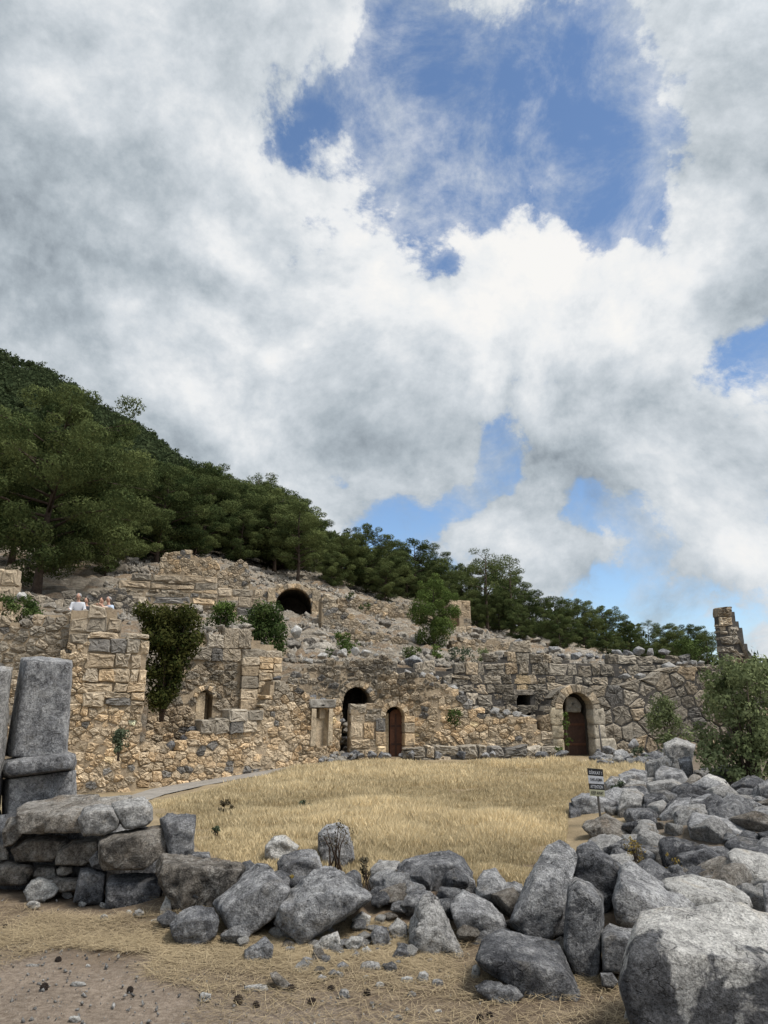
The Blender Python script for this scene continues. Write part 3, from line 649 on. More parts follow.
class Opening:
    def __init__(s, W, l, t, r, b, arch=True):
        ym = (t + b) / 2; s.u0 = W.uv(l, ym)[0]; s.u1 = W.uv(r, ym)[0]; xm = (l + r) / 2
        s.t = W.uv(xm, t)[1]; s.b = W.uv(xm, b)[1]; s.arch = arch; s.uc = (s.u0 + s.u1) / 2; s.r = (s.u1 - s.u0) / 2
        s.sp = max(s.t - s.r, s.b) if arch else s.t
        s.k = (s.t - s.sp) / s.r if arch else 1
    def inside(s, u, v, m=0):
        if u < s.u0 - m or u > s.u1 + m or v < s.b - m or v > s.t + m: return False
        if s.arch and v > s.sp: return math.hypot(u - s.uc, (v - s.sp) / max(s.k, .01)) < s.r + m
        return True
    def push(s, u, v, m=0):
        if not s.inside(u, v, m): return u, v
        if s.arch and v > s.sp:
            d = math.hypot(u - s.uc, v - s.sp) + 1e-6; f = (s.r + m) / d
            return s.uc + (u - s.uc) * f, s.sp + (v - s.sp) * f
        c = [(abs(u - s.u0 + m), (s.u0 - m, v)), (abs(u - s.u1 - m), (s.u1 + m, v))]
        if not s.arch: c += [(abs(v - s.t - m), (u, s.t + m)), (abs(v - s.b + m), (u, s.b - m))]
        return min(c)[1]
def chaikin(P, k=.25):
    out = []
    for i in range(len(P)):
        a, b = P[i], P[(i + 1) % len(P)]
        out.append((a[0] + (b[0] - a[0]) * k, a[1] + (b[1] - a[1]) * k)); out.append((a[0] + (b[0] - a[0]) * (1 - k), a[1] + (b[1] - a[1]) * (1 - k)))
    return out
def stone(mb, W, poly, col, rg, gap=.018, bulge=.05, depth=.3, roundk=.22, proud=0., tilt=.02, jit=.05, grain=.10):
    c = np.mean(poly, axis=0)
    P = []
    for p in poly:
        v = np.array(p) - c; d = np.hypot(*v) + 1e-6; P.append(c + v * max(.4, 1 - gap / d * 1.2))
    if roundk > .13:
        Q = []
        for i in range(len(P)):
            a, b = np.array(P[i]), np.array(P[(i + 1) % len(P)]); e = b - a
            Q += [a, a + e * rg.uniform(.35, .65) + np.array((-e[1], e[0])) * rg.normal(0, jit)]
        P = Q
    P = chaikin(P, roundk * .8)
    if len(P) < 3: return
    P = np.array(P); v = P - c; sz = np.hypot(*v.T).mean()
    w0 = proud + rg.uniform(-.025, .03); tx, ty = rg.normal(0, tilt, 2)
    n = len(P); V = []
    P = P + rg.normal(0, sz * .02, P.shape)
    rings = [(1.0, -depth), (1.0, w0 - bulge * .5), (.90, w0 + .05 * bulge), (.55, w0 + bulge * .3)]
    if sz > .2: rings = rings[:2] + [(.93, w0), (.78, w0 + bulge * .22), (.52, w0 + bulge * .3), (.25, w0 + bulge * .33)]
    nr = len(rings)
    for f, w in rings:
        Q = c + v * f if f < 1 else P
        for k in range(n):
            off = 0 if w == -depth else (Q[k][0] - c[0]) * tx + (Q[k][1] - c[1]) * ty + rg.normal(0, .006 + grain * bulge)
            V.append(W.P(Q[k][0], Q[k][1], w + off))
    V.append(W.P(c[0] + rg.normal(0, sz * .15), c[1] + rg.normal(0, sz * .15), w0 + bulge * .35 + rg.normal(0, .012)))
    Fc = []
    for r_ in range(nr - 1):
        for k in range(n): Fc.append((r_ * n + k, r_ * n + (k + 1) % n, (r_ + 1) * n + (k + 1) % n, (r_ + 1) * n + k))
    for k in range(n): Fc.append(((nr - 1) * n + k, (nr - 1) * n + (k + 1) % n, nr * n))
    mb.add(V, Fc, col)
GREY = np.array((.270, .240, .195)); TAN = np.array((.49, .395, .275)); OCH = np.array((.52, .39, .245)); DK = np.array((.17, .16, .146)); MIDC = np.array((.31, .275, .225))
def stone_col(t, rg):     # t: 0 weathered grey .. 1 fresh tan
    t = np.clip(t + rg.normal(0, .20), 0, 1)
    c = GREY * (1 - t) + (TAN if rg.rand() < .6 else OCH) * t
    if rg.rand() < .055: c = DK * 1.15
    return np.clip(c * math.exp(rg.normal(0, .17)), .03, .7)
def in_poly(u, v, P):
    r = False; n = len(P); j = n - 1
    for i in range(n):
        if (P[i][1] > v) != (P[j][1] > v) and u < (P[j][0] - P[i][0]) * (v - P[i][1]) / (P[j][1] - P[i][1]) + P[i][0]: r = not r
        j = i
    return r
def courses(u0, u1, v0, v1, hr, wr, rg, wob=.03):
    cells = []; v = v0
    def cuts(a, b, r):
        out = [a]
        while out[-1] < b - 1e-6:
            nx_ = out[-1] + rg.uniform(*r)
            if b - nx_ < r[0] * .7: nx_ = b
            out.append(min(nx_, b))
        return out
    vs = cuts(v0, v1, hr)
    for a, b in zip(vs[:-1], vs[1:]):
        us = cuts(u0, u1, wr)
        if len(us) > 3: us = [us[0]] + [q_ + rg.normal(0, .04) for q_ in us[1:-1]] + [us[-1]]
        for c, d in zip(us[:-1], us[1:]):
            h = b - a; w = d - c; z = rg.rand()
            if z < .16 and h > .3: k = a + h * rg.uniform(.35, .65); q_ = [(c, a, d, k), (c, k, d, b)]
            elif z < .24 and w > .6: k = c + w * rg.uniform(.3, .7); q_ = [(c, a, k, b), (k, a, d, b)]
            else: q_ = [(c, a, d, b)]
            for t in q_:
                jj = lambda: rg.normal(0, wob * .5)
                cells.append([(t[0] + jj(), t[1] + jj()), (t[2] + jj(), t[1] + jj()), (t[2] + jj(), t[3] + jj()), (t[0] + jj(), t[3] + jj())])
    return cells
WALLS = {}
def wall(label, W, top, bot, seed, size=.32, var=.3, asp=1.35, style='rubble', zones=(), openings=(), tanf=None, thick=.8, gap=.014, bulge=.05,
         name='ruined_wall', group=None, mort='mortar', hr=(.28, .42), wr=(.4, .9), px0=None, px1=None, depth=.35, cat='wall', rag=.10, jit=.04, grain=.16, smooth=False, wob=.04, roundk=None, clampt=False, mfill=.07, coretop=.10):
    """top: picture outline of the wall's crest; bot: picture row(s) of its foot [(px,py)..]; zones: (picture polygon, style dict)"""
    rg = np.random.RandomState(seed)
    T = sorted(W.uv(*p) for p in top); Bt = sorted(W.uv(*p) for p in bot)
    tu = [t[0] for t in T]; tz = [t[1] for t in T]; bu = [b[0] for b in Bt]; bz = [b[1] for b in Bt]
    topf = lambda u: np.interp(u, tu, tz); botf = lambda u: np.interp(u, bu, bz)
    u0, u1 = tu[0], tu[-1]; v0, v1 = min(bz) - .05, max(tz) + .15
    if tanf is None: tanf = lambda px_u, h: .5
    zz = [([W.uv(*p) for p in poly], st) for poly, st in zones]
    mb = MB()
    def fill(sty, test):
        st = sty.get('style', 'rubble'); g = sty.get('gap', gap); bl = sty.get('bulge', bulge)
        if st == 'none': return
        if st == 'rubble':
            sd = darts(u0 - .4, u1 + .4, v0 - .4, v1 + .4, sty.get('size', size) * .80, sty.get('var', var) * 1.25, rg, sty.get('asp', asp)) if not sty.get('box') else \
                 darts(*sty['box'], sty.get('size', size) * .85, sty.get('var', var) * 1.25, rg, sty.get('asp', asp))
            cells = voronoi(sd, sty.get('asp', asp))
        else:
            bx = sty.get('box') or (u0, u1, v0, v1)
            cells = courses(*bx, sty.get('hr', hr), sty.get('wr', wr), rg, sty.get('wob', wob))
        for c in cells:
            cu, cv = np.mean(c, axis=0)
            if cu < u0 or cu > u1 or cv < botf(cu) - .1: continue
            if cv > topf(cu) + rg.normal(-.02, rag * .5) and not (clampt and min(p[1] for p in c) < topf(cu) - .12): continue
            if not test(cu, cv): continue
            if any(o.inside(cu, cv, .0) for o in openings): continue
            c2 = []
            if openings:
                c = [(a[0] + (b[0] - a[0]) * f, a[1] + (b[1] - a[1]) * f) for a, b in zip(c, c[1:] + c[:1]) for f in (0, .34, .67)] if any(abs(cu - o.uc) < o.r + 1.0 for o in openings) else c
            if clampt: c = [(p[0], min(p[1], float(topf(p[0])) + .05)) for p in c]
            for p in c:
                for o in openings: p = o.push(*p)
                c2.append((min(max(p[0], u0 - .05), u1 + .05), p[1]))
            # area guard
            ar = .5 * abs(sum(c2[i][0] * c2[(i + 1) % len(c2)][1] - c2[(i + 1) % len(c2)][0] * c2[i][1] for i in range(len(c2))))
            if ar < .004: continue
            col = sty['col'](cu, cv, rg) if 'col' in sty else stone_col(sty.get('tan', tanf)(cu, cv) if callable(sty.get('tan', tanf)) else sty['tan'], rg)
            stone(mb, W, c2, col, rg, g * rg.uniform(.25, 1.1), bl * rg.uniform(.5, 1.5), depth, sty.get('roundk', roundk or (.16 if st == 'rubble' else .10)), sty.get('proud', 0), sty.get('tilt', .03), sty.get('jit', jit), sty.get('grain', grain))
    for P, st in zz:
        us = [p[0] for p in P]; vs = [p[1] for p in P]
        st = dict(st); st['box'] = (min(us), max(us), min(vs), max(vs)) if st.get('style') == 'course' else (min(us) - .3, max(us) + .3, min(vs) - .3, max(vs) + .3)
        fill(st, lambda u, v, P=P: in_poly(u, v, P))
    fill({'style': style}, lambda u, v: not any(in_poly(u, v, P) for P, _ in zz))
    root = mb.build(name, M['masonry'], None, smooth)
    tag(root, label, cat, group)
    # earth core behind the facing stones
    st_ = .12; nu = max(2, int((u1 - u0) / st_)); nv = max(2, int((v1 - v0) / st_))
    uu = np.linspace(u0, u1, nu + 1); vv = np.linspace(v0, v1, nv + 1); V = []; Fc = []; idx = {}
    U_, V_ = np.meshgrid(uu, vv, indexing='ij'); mnz = (fbm(np.c_[U_.ravel() * .9, V_.ravel() * .9, 0 * U_.ravel() + seed], seed, 4) + .35 * fbm(np.c_[U_.ravel() * 5, V_.ravel() * 5, 0 * U_.ravel()], seed + 3, 2)).reshape(U_.shape)
    occ = {(i, j) for i in range(nu) for j in range(nv)
           if (lambda a, b: b < topf(a) - coretop and b > botf(a) - .3 and not any(o.inside(a, b) for o in openings))((uu[i] + uu[i + 1]) / 2, (vv[j] + vv[j + 1]) / 2)}
    def vid(i, j, k):
        if (i, j, k) not in idx:
            p = (uu[i], vv[j])
            for o in openings: p = o.push(*p, .02)
            idx[(i, j, k)] = len(V); V.append(W.P(p[0], p[1], (-.022 + mfill * mnz[i, j]) if k == 0 else -thick))
        return idx[(i, j, k)]
    for (i, j) in occ:
        Fc.append((vid(i, j, 0), vid(i + 1, j, 0), vid(i + 1, j + 1, 0), vid(i, j + 1, 0)))
        Fc.append((vid(i, j, 1), vid(i, j + 1, 1), vid(i + 1, j + 1, 1), vid(i + 1, j, 1)))
        for (di, dj, a, b) in ((-1, 0, (i, j + 1), (i, j)), (1, 0, (i + 1, j), (i + 1, j + 1)), (0, -1, (i, j), (i + 1, j)), (0, 1, (i + 1, j + 1), (i, j + 1))):
            if (i + di, j + dj) not in occ: Fc.append((vid(*a, 0), vid(*a, 1), vid(*b, 1), vid(*b, 0)))
    mk('wall_core', V, Fc, M[mort], root)
    root['_topz'] = 0; del root['_topz']
    return root
def arch_ring(W, o, parent, n=11, t=.24, tan=.75, seed=1, jamb=False, a0=0., a1=math.pi, w=.04):
    rg = np.random.RandomState(seed); mb = MB()
    for i in range(n):
        q0, q1 = a0 + (a1 - a0) * i / n, a0 + (a1 - a0) * (i + 1) / n
        pts = []
        for (r_, a) in ((o.r, q0), (o.r + t, q0), (o.r + t * rg.uniform(.95, 1.1), q1), (o.r, q1)):
            pts.append((o.uc + math.cos(a) * r_, o.sp + math.sin(a) * r_ * (o.k if o.k > .3 else 1)))
        stone(mb, W, pts, stone_col(tan, rg), rg, .004, .02, .5, .06, w + rg.normal(0, .01))
    if jamb:
        for sgn, ue in ((-1, o.u0), (1, o.u1)):
            v = o.b
            while v < o.sp - .05:
                h = min(rg.uniform(.3, .5), o.sp - v); ww = rg.uniform(.28, .42)
                a, b = (ue - ww, ue) if sgn < 0 else (ue, ue + ww)
                stone(mb, W, [(a, v), (b, v), (b, v + h), (a, v + h)], stone_col(tan, rg), rg, .01, .03, .5, .08, w); v += h
    return mb.build('arch_ring', M['masonry'], parent, False)
HOLES_ = []
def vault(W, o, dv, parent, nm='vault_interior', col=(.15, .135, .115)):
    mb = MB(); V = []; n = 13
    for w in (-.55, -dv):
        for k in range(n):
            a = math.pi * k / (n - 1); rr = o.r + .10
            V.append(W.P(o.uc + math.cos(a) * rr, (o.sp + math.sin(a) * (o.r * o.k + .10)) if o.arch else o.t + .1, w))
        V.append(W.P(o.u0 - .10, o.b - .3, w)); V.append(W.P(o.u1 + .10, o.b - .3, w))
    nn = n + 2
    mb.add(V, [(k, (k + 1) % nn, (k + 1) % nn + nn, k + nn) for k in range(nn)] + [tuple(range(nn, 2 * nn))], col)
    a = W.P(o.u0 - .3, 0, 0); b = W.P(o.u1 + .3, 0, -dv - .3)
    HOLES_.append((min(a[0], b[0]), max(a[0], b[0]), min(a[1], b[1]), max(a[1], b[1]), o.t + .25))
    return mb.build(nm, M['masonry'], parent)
def panel(name, W, u0, u1, v0, v1, w, mat, parent, tint=None, th=.06, arch=None, col=None):
    mb = MB(); pts = []
    if arch:
        pts = [(u0, v0), (u1, v0)]; uc = (u0 + u1) / 2; r_ = (u1 - u0) / 2; sp = v1 - r_ * arch
        pts += [(uc + math.cos(a) * r_, sp + math.sin(a) * r_ * arch) for a in np.linspace(0, math.pi, 13)]
    else: pts = [(u0, v0), (u1, v0), (u1, v1), (u0, v1)]
    n = len(pts); V = [W.P(p[0], p[1], w) for p in pts] + [W.P(p[0], p[1], w - th) for p in pts]
    Fc = [tuple(range(n)), tuple(range(2 * n - 1, n - 1, -1))] + [(k + n, (k + 1) % n + n, (k + 1) % n, k) for k in range(n)]
    mb.add(V, Fc, col if col is not None else None)
    return mb.build(name, mat, parent)

# lines of the walls on the ground
W_main = Wall(base_pt(270, 26.6), base_pt(790, 30.6))
W_back = Wall(np.array(base_pt(270, 26.6)) + np.array((0, 1.7)), np.array(base_pt(790, 30.6)) + np.array((0, 1.7)))
W_frontleft = Wall(base_pt(80, 20.9), base_pt(352, 27.1))
W_niche = Wall(base_pt(140, 23.6), base_pt(290, 25.9))
W_bast = Wall(base_pt(20, 20.2), base_pt(150, 21.4))
W_far = Wall(base_pt(-120, 21.2), base_pt(120, 22.3))
def hfun(W, lo, hi, a=1.0, b=0.):   # tan at the foot, grey towards the crest (picture rows lo..hi)
    zl = W.uv(300, lo)[1]; zh = W.uv(300, hi)[1]
    return lambda u, v: a + (b - a) * np.clip((v - zl) / (zh - zl), 0, 1)

# --- the far left wall behind the pillar
w1 = wall('rough rubble wall at the far left behind the grey stone pillar', W_far, [(-110, 628), (-20, 622), (5, 620), (30, 622), (42, 614), (60, 612), (112, 613), (118, 618)],
     [(-110, 800), (118, 800)], 11, size=.26, var=.38, asp=1.5, tanf=lambda u, v: np.clip(.85 - (v - .4) / 3.6, .12, .9))
pw = Wall(base_pt(66, 22.0), base_pt(118, 22.35))
pp = wall('squared block parapet on the left wall where the visitors stand', Wall(np.array(pw.A) + (0, -.25), np.array(pw.B) + (0, -.25)), [(72, 606), (94, 607), (112, 604), (115, 612), (118, 640)], [(72, 643), (118, 643)], 12,
     style='course', hr=(.32, .5), wr=(.35, .75), tanf=lambda u, v: .3, thick=.5, gap=.016, name='parapet', rag=.02, bulge=.05, wob=.06, mfill=.03)
# --- bastion
bz = [([(88, 634), (149, 634), (148, 706), (84, 706)], dict(style='course', hr=(.20, .42), wr=(.28, .80), tan=lambda u, v: .34 + .5 * float(v < 2.6) * (u > 1.7), bulge=.05, gap=.02, proud=.05, wob=.05, roundk=.14))]
w2 = wall('bastion end of squared blocks on rubble beside the ivy shrub', W_bast, [(62, 652), (84, 640), (90, 636), (118, 634), (121, 633.5), (141, 635), (143, 641), (147.5, 642)], [(20, 806), (150, 795)], 13, size=.21, var=.42, asp=1.25,
     zones=bz, tanf=lambda u, v: np.clip(1.0 - max(v - 2.4, 0) / 2.2, .15, .95), name='ruined_wall')
# --- niche wall
on = Opening(W_niche, 197, 690, 211.5, 738)
w3 = wall('tall wall with a small arched niche left of the pier', W_niche, [(150, 690), (180, 688), (183, 645), (186, 637), (200, 635), (254, 634), (256, 639), (272, 641), (277, 648), (279.5, 656), (280, 668)], [(140, 770), (290, 770)], 14,
     size=.27, var=.33, asp=1.55, openings=[on], zones=[
        ([(186, 630), (283, 630), (283, 658), (186, 660)], dict(style='course', hr=(.34, .5), wr=(.4, .95), tan=.05, gap=.012, bulge=.035, wob=.05, proud=.05, roundk=.135)),
        ([(241, 658), (258, 658), (256, 712), (240, 712)], dict(style='course', hr=(.33, .40), wr=(.38, .5), tan=.30, gap=.01, bulge=.025, proud=.16, wob=.015)),
        ([(258, 658), (280, 658), (280, 712), (256, 712)], dict(style='course', hr=(.26, .40), wr=(.3, .55), tan=.95, gap=.012, bulge=.03, proud=.12))],
     tanf=lambda u, v: np.clip(.85 - (v - .6) / 2.0, .10, 1))
arch_ring(W_niche, on, w3, 7, .16, .8, 3)
panel('niche_back', W_niche, on.u0 - .05, on.u1 + .05, on.b - .1, on.t + .1, -.62, M['masonry'], w3, col=(.40, .32, .22))
panel('niche_side', W_niche, on.u0 - .02, on.u0 + (on.u1 - on.u0) * .55, on.b, on.sp + .15, -.10, M['masonry'], w3, col=(.46, .37, .255), th=.45)
# --- low front wall running from the bastion to the small doorway
od = Opening(W_frontleft, 315.5, 708, 327.5, 747, False)
w4 = wall('yellow rubble wall stepping up to the pier with a little doorway at its right end', W_frontleft, [(86, 742), (100, 738), (130, 744), (150, 748), (172, 752), (180, 747), (190, 739), (202, 728), (205, 722), (230, 719), (233, 711), (258, 710), (266, 703), (274, 678), (283, 679), (296, 688), (316, 696), (341, 702)],
     [(80, 812), (150, 794), (200, 783), (275, 769), (341, 761)], 15, size=.24, var=.38, asp=1.4, openings=[od], zones=[
        ([(228, 709), (262, 709), (262, 719), (228, 721)], dict(style='course', hr=(.2, .26), wr=(.6, 1.0), tan=.0, proud=.10, bulge=.06)),
        ([(200, 720), (256, 718), (256, 732), (200, 734)], dict(style='course', hr=(.25, .33), wr=(.4, .7), tan=.0, proud=.08, bulge=.08, roundk=.22))],
     tanf=lambda u, v: np.clip(1.15 - max(v - 1.0, 0) / 1.5, .15, 1.1))
W4 = W_frontleft
panel('blocked_door', W4, od.u0 - .05, od.u1 + .05, od.b - .1, od.t - .34, -.22, M['masonry'], w4, col=(.40, .325, .23), th=.3)
panel('door_post', W4, od.u0 + (od.u1 - od.u0) * .55, od.u1 + .02, od.t - .34, od.t + .02, -.16, M['masonry'], w4, col=(.42, .34, .24), th=.3)
vault(W4, od, 1.4, w4, 'doorway_recess')
for nm, a in (('door_jamb', (od.u0 - .22, od.u0, od.b, od.t)), ('door_jamb', (od.u1, od.u1 + .2, od.b, od.t)), ('lintel', (od.u0 - .3, od.u1 + .34, od.t, od.t + .30))):
    mb = MB(); rg = np.random.RandomState(5); stone(mb, W4, [(a[0], a[2]), (a[1], a[2]), (a[1], a[3]), (a[0], a[3])], (.40, .33, .235) if nm == 'door_jamb' else (.24, .225, .20), rg, .006, .02, .4, .06, .06); mb.build(nm, M['masonry'], w4, True)
# --- main front wall with the red door
orr = Opening(W_main, 385.5, 706.5, 404, 759)
w5 = wall('yellowish rubble wall with a rusty arched door and a crest falling to the right', W_main, [(351, 706), (372, 704.5), (379, 700), (383, 672), (392, 668), (405, 675), (435, 677), (444, 683), (453, 687), (461, 694), (469, 701), (477, 709), (486, 713), (526, 716), (537, 724), (547, 740)],
     [(345, 762), (560, 761)], 16, size=.25, var=.36, asp=1.4, openings=[orr], zones=[
        ([(350, 704), (384, 704), (384, 722), (350, 722)], dict(style='course', hr=(.25, .32), wr=(.4, .65), tan=.2, bulge=.05)),
        ([(350, 722), (384, 722), (384, 760), (350, 760)], dict(style='course', hr=(.34, .5), wr=(.4, .75), tan=1.0, bulge=.05))],
     tanf=lambda u, v: np.clip(1.15 - max(v - .9, 0) / 2.0, .12, 1.1))
arch_ring(W_main, orr, w5, 9, .2, .8, 4, True)
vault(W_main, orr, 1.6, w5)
du0 = orr.u0 + (orr.u1 - orr.u0) * .36
dl = panel('iron_door', W_main, du0, orr.u1 + .03, orr.b - .05, orr.t - .10, -.42, M['rust'], w5, arch=.9, th=.04)
for v in (.25, .6): panel('door_brace', W_main, du0 + .04, orr.u1 - .02, orr.b + (orr.t - orr.b) * v, orr.b + (orr.t - orr.b) * v + .07, -.40, M['rust_dark'], dl, th=.02)
panel('door_brace', W_main, (du0 + orr.u1) / 2 - .03, (du0 + orr.u1) / 2 + .03, orr.b, orr.t - .25, -.395, M['rust_dark'], dl, th=.02)
panel('inner_jamb', W_main, orr.u0 - .02, du0 - .06, orr.b, orr.sp + .1, -.35, M['masonry'], w5, col=(.42, .34, .23), th=.3)
# --- wall with the dark vault mouth, left, set back
ov = Opening(W_back, 343.0, 687, 370.5, 746)
w6 = wall('grey rubble wall with a dark half round vault mouth above the little doorway', W_back, [(284, 682), (292, 676), (304, 668), (308, 664), (330, 661), (350, 658), (378, 656), (392, 657)], [(280, 745), (392, 745)], 17, size=.27, var=.3, asp=1.5, openings=[ov],
     tanf=lambda u, v: np.clip(.75 - (v - 1.2) / 2.2, .08, 1))
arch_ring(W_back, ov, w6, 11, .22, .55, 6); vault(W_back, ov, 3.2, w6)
# --- set back ashlar wall
oh = Opening(W_back, 517.5, 695, 530.5, 716, False)
w7 = wall('long grey wall of squared blocks with a tan patch over a small dark window', W_back, [(385, 662), (404, 664), (424, 667), (445, 669), (470, 663), (492, 659), (506, 656), (512, 648), (520, 646), (527, 645), (532, 652), (547, 655), (565, 659), (600, 661), (640, 659), (676, 657), (690, 660), (712, 664)],
     [(380, 752), (715, 752)], 18, style='course', hr=(.28, .52), wr=(.32, .85), size=.3, wob=.09, roundk=.18, jit=.03, openings=[oh], zones=[([(516, 675), (531, 675), (531, 697), (516, 697)], dict(style='course', hr=(.45, .5), wr=(.5, .6), tan=1.2, gap=.004, bulge=.01, col=lambda u, v, rg: np.array((.43, .335, .215)) * rg.uniform(.95, 1.05)))],
     tanf=lambda u, v: .07, bulge=.06, gap=.02, mfill=.03, mort='mortar_dark')
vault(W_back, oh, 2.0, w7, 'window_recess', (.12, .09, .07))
mb = MB(); stone(mb, W_back, [(oh.u0 - .15, oh.t), (oh.u1 + .15, oh.t), (oh.u1 + .15, oh.t + .2), (oh.u0 - .15, oh.t + .2)], (.26, .23, .19), np.random.RandomState(3), .004, .02, .4, .06, .05); mb.build('lintel', M['masonry'], w7, True)
# --- polygonal wall with the big arched doorway
oa = Opening(W_main, 563, 692.5, 593.5, 760)
w8 = wall('wall of huge polygonal blocks around the tall arched doorway at right', W_main, [(541, 722), (545, 708), (549, 700), (556, 692), (565, 687), (578, 685), (588, 688), (596, 692), (602, 687), (622, 685), (629, 682), (645, 681), (653, 677), (662, 669), (680, 667), (706, 667), (740, 670), (790, 674)],
     [(535, 761), (795, 764)], 19, size=.60, var=.34, asp=1.25, openings=[oa], zones=[
        ([(540, 714), (564, 714), (564, 760), (540, 760)], dict(style='course', hr=(.42, .58), wr=(.7, 1.1), tan=.5, bulge=.05)),
        ([(536, 690), (565, 690), (564, 714), (540, 714)], dict(size=.4, tan=.15))],
     tanf=lambda u, v: np.clip(.45 - (v - .3) / 1.5, .03, .5), bulge=.075, gap=.030, depth=.5, rag=.08, mort='mortar_dark', mfill=.03, jit=.04, roundk=.155, grain=.15, smooth=False, clampt=True)
arch_ring(W_main, oa, w8, 12, .30, .55, 8, False, w=.05)
mb = MB(); rg = np.random.RandomState(15)
for (v0_, v1_) in ((oa.b, oa.b + .75), (oa.b + .75, oa.b + 1.25), (oa.b + 1.25, oa.sp + .06)):
    stone(mb, W_main, [(oa.u1, v0_), (oa.u1 + (.85 if v0_ == oa.b else .5), v0_), (oa.u1 + (.80 if v0_ == oa.b else .45), v1_), (oa.u1, v1_)], (.42, .375, .30), rg, .01, .04, .5, .16, .05)
    stone(mb, W_main, [(oa.u0 - .5, v0_), (oa.u0, v0_), (oa.u0, v1_), (oa.u0 - .45, v1_)], (.42, .36, .26), rg, .01, .04, .5, .16, .05)
mb.build('door_jamb', M['masonry'], w8, True)
aw = oa.u1 - oa.u0
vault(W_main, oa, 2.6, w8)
dl = panel('iron_door', W_main, oa.u0 + aw * .22, oa.u1 + .04, oa.b - .05, oa.b + (oa.t - oa.b) * .74, -.75, M['rust_dark'], w8, arch=.75, th=.05)
for v in (.2, .5): panel('door_brace', W_main, oa.u0 + aw * .27, oa.u1, oa.b + (oa.t - oa.b) * v, oa.b + (oa.t - oa.b) * v + .08, -.72, M['rust'], dl, th=.025)
mb = MB(); stone(mb, W_main, [(oa.u0 + aw * .28, oa.b + (oa.t - oa.b) * .70), (oa.u0 + aw * .80, oa.b + (oa.t - oa.b) * .70), (oa.u0 + aw * .85, oa.b + (oa.t - oa.b) * .80), (oa.u0 + aw * .65, oa.b + (oa.t - oa.b) * .93), (oa.u0 + aw * .3, oa.b + (oa.t - oa.b) * .95)], (.24, .22, .185), np.random.RandomState(2), .005, .05, .5, .15, -.45)
mb.build('tympanum_block', M['masonry'], w8, True)
# --- leaning tower fragment behind the bush
Wt = Wall(base_pt(700, 28.2), base_pt(775, 28.7))
w9 = wall('jagged leaning wall stump standing tall behind the olive bush', Wt, [(717, 608), (719, 606), (730, 603), (734, 608), (736, 615), (741, 622), (743, 632), (746, 640), (750, 650), (753, 664), (758, 680), (760, 712)], [(713, 735), (762, 735)], 20, style='course', hr=(.16, .42), wr=(.3, .7), size=.4, wob=.08, clampt=True, roundk=.16,
     tanf=lambda u, v: .02, bulge=.12, gap=.02, depth=.3, thick=.26, rag=.03, mort='mortar_dark', name='wall_stump', coretop=.2, mfill=.02)
# --- terrace walls on the slope
def terr(label, pts_line, top, bot, seed, **k):
    return wall(label, Wall(base_pt(*pts_line[0]), base_pt(*pts_line[1])), top, bot, seed, name='terrace_wall', group='ruined terrace walls on the slope', **k)
terr('dark dry-stone terrace wall under the big pine at left', ((-60, 29), (140, 31)), [(-60, 588), (20, 594), (60, 595), (100, 592), (118, 586), (138, 598)], [(-60, 625), (138, 625)], 31, size=.3, tanf=lambda u, v: .05, mort='mortar_dark')
terr('yellowish stub of a wall at the left edge under the big pine', ((-40, 25.0), (14, 25.2)), [(-40, 572), (4, 573), (12, 577), (16, 592)], [(-40, 632), (16, 632)], 32, style='course', hr=(.3, .45), wr=(.5, .9), tanf=lambda u, v: .7)
terr('layered tan rock-cut terrace wall above the ivy shrub', ((110, 36), (225, 37)), [(118, 590), (127, 576), (150, 575), (165, 572), (200, 574), (213, 577), (217, 590)], [(112, 622), (220, 622)], 33, style='course', hr=(.16, .4), wr=(.7, 2.2), tanf=lambda u, v: .33, bulge=.10, gap=.014)
terr('upper tan ruin with small socket holes below the pines', ((150, 44), (225, 44.5)), [(160, 562), (163, 553), (176, 552), (188, 550), (195, 556), (206, 556), (217, 560), (219, 572)], [(158, 590), (220, 590)], 34, size=.3, tanf=lambda u, v: .75)
terr('gable shaped ruined wall end pointing to the right', ((205, 41), (252, 41.5)), [(217, 571), (228, 566), (240, 562), (247, 560), (249, 575), (250, 585)], [(215, 606), (250, 606)], 35, size=.26, tanf=lambda u, v: .35)
terr('broken terrace wall with a squared pillar end above the green shrubs', ((215, 38.5), (262, 39)), [(217, 600), (221, 585), (226, 583), (229, 590), (240, 586), (247, 590), (250, 582), (262, 588)], [(215, 626), (262, 626)], 36, style='course', hr=(.35, .6), wr=(.5, 1.2), tanf=lambda u, v: .3)
Wa = Wall(base_pt(240, 45.5), base_pt(345, 46.5))
ob_ = Opening(Wa, 275.5, 588, 311.5, 615)
w10 = wall('ruin on the slope with a big dark round arch between tan pilasters', Wa, [(256, 596), (266, 590), (274, 588), (281, 584), (292, 582.5), (304, 584), (312, 588), (322, 594), (327, 600)], [(250, 636), (332, 636)], 37, size=.34, asp=1.6, openings=[ob_], zones=[
    ([(268, 588), (274.5, 588), (274.5, 614), (268, 614)], dict(style='course', hr=(.5, .7), wr=(.4, .5), tan=1.0, proud=.15, bulge=.02)),
    ([(312.5, 590), (320, 594), (320, 634), (312.5, 634)], dict(style='course', hr=(.5, .8), wr=(.45, .6), tan=.8, proud=.12, bulge=.02))], tanf=lambda u, v: .35, name='ruined_vault')
arch_ring(Wa, ob_, w10, 15, .28, .7, 12)
c0 = np.array(Wa.P(ob_.uc, 0)); dv = 5.0
mb = MB(); V = []; n = 17
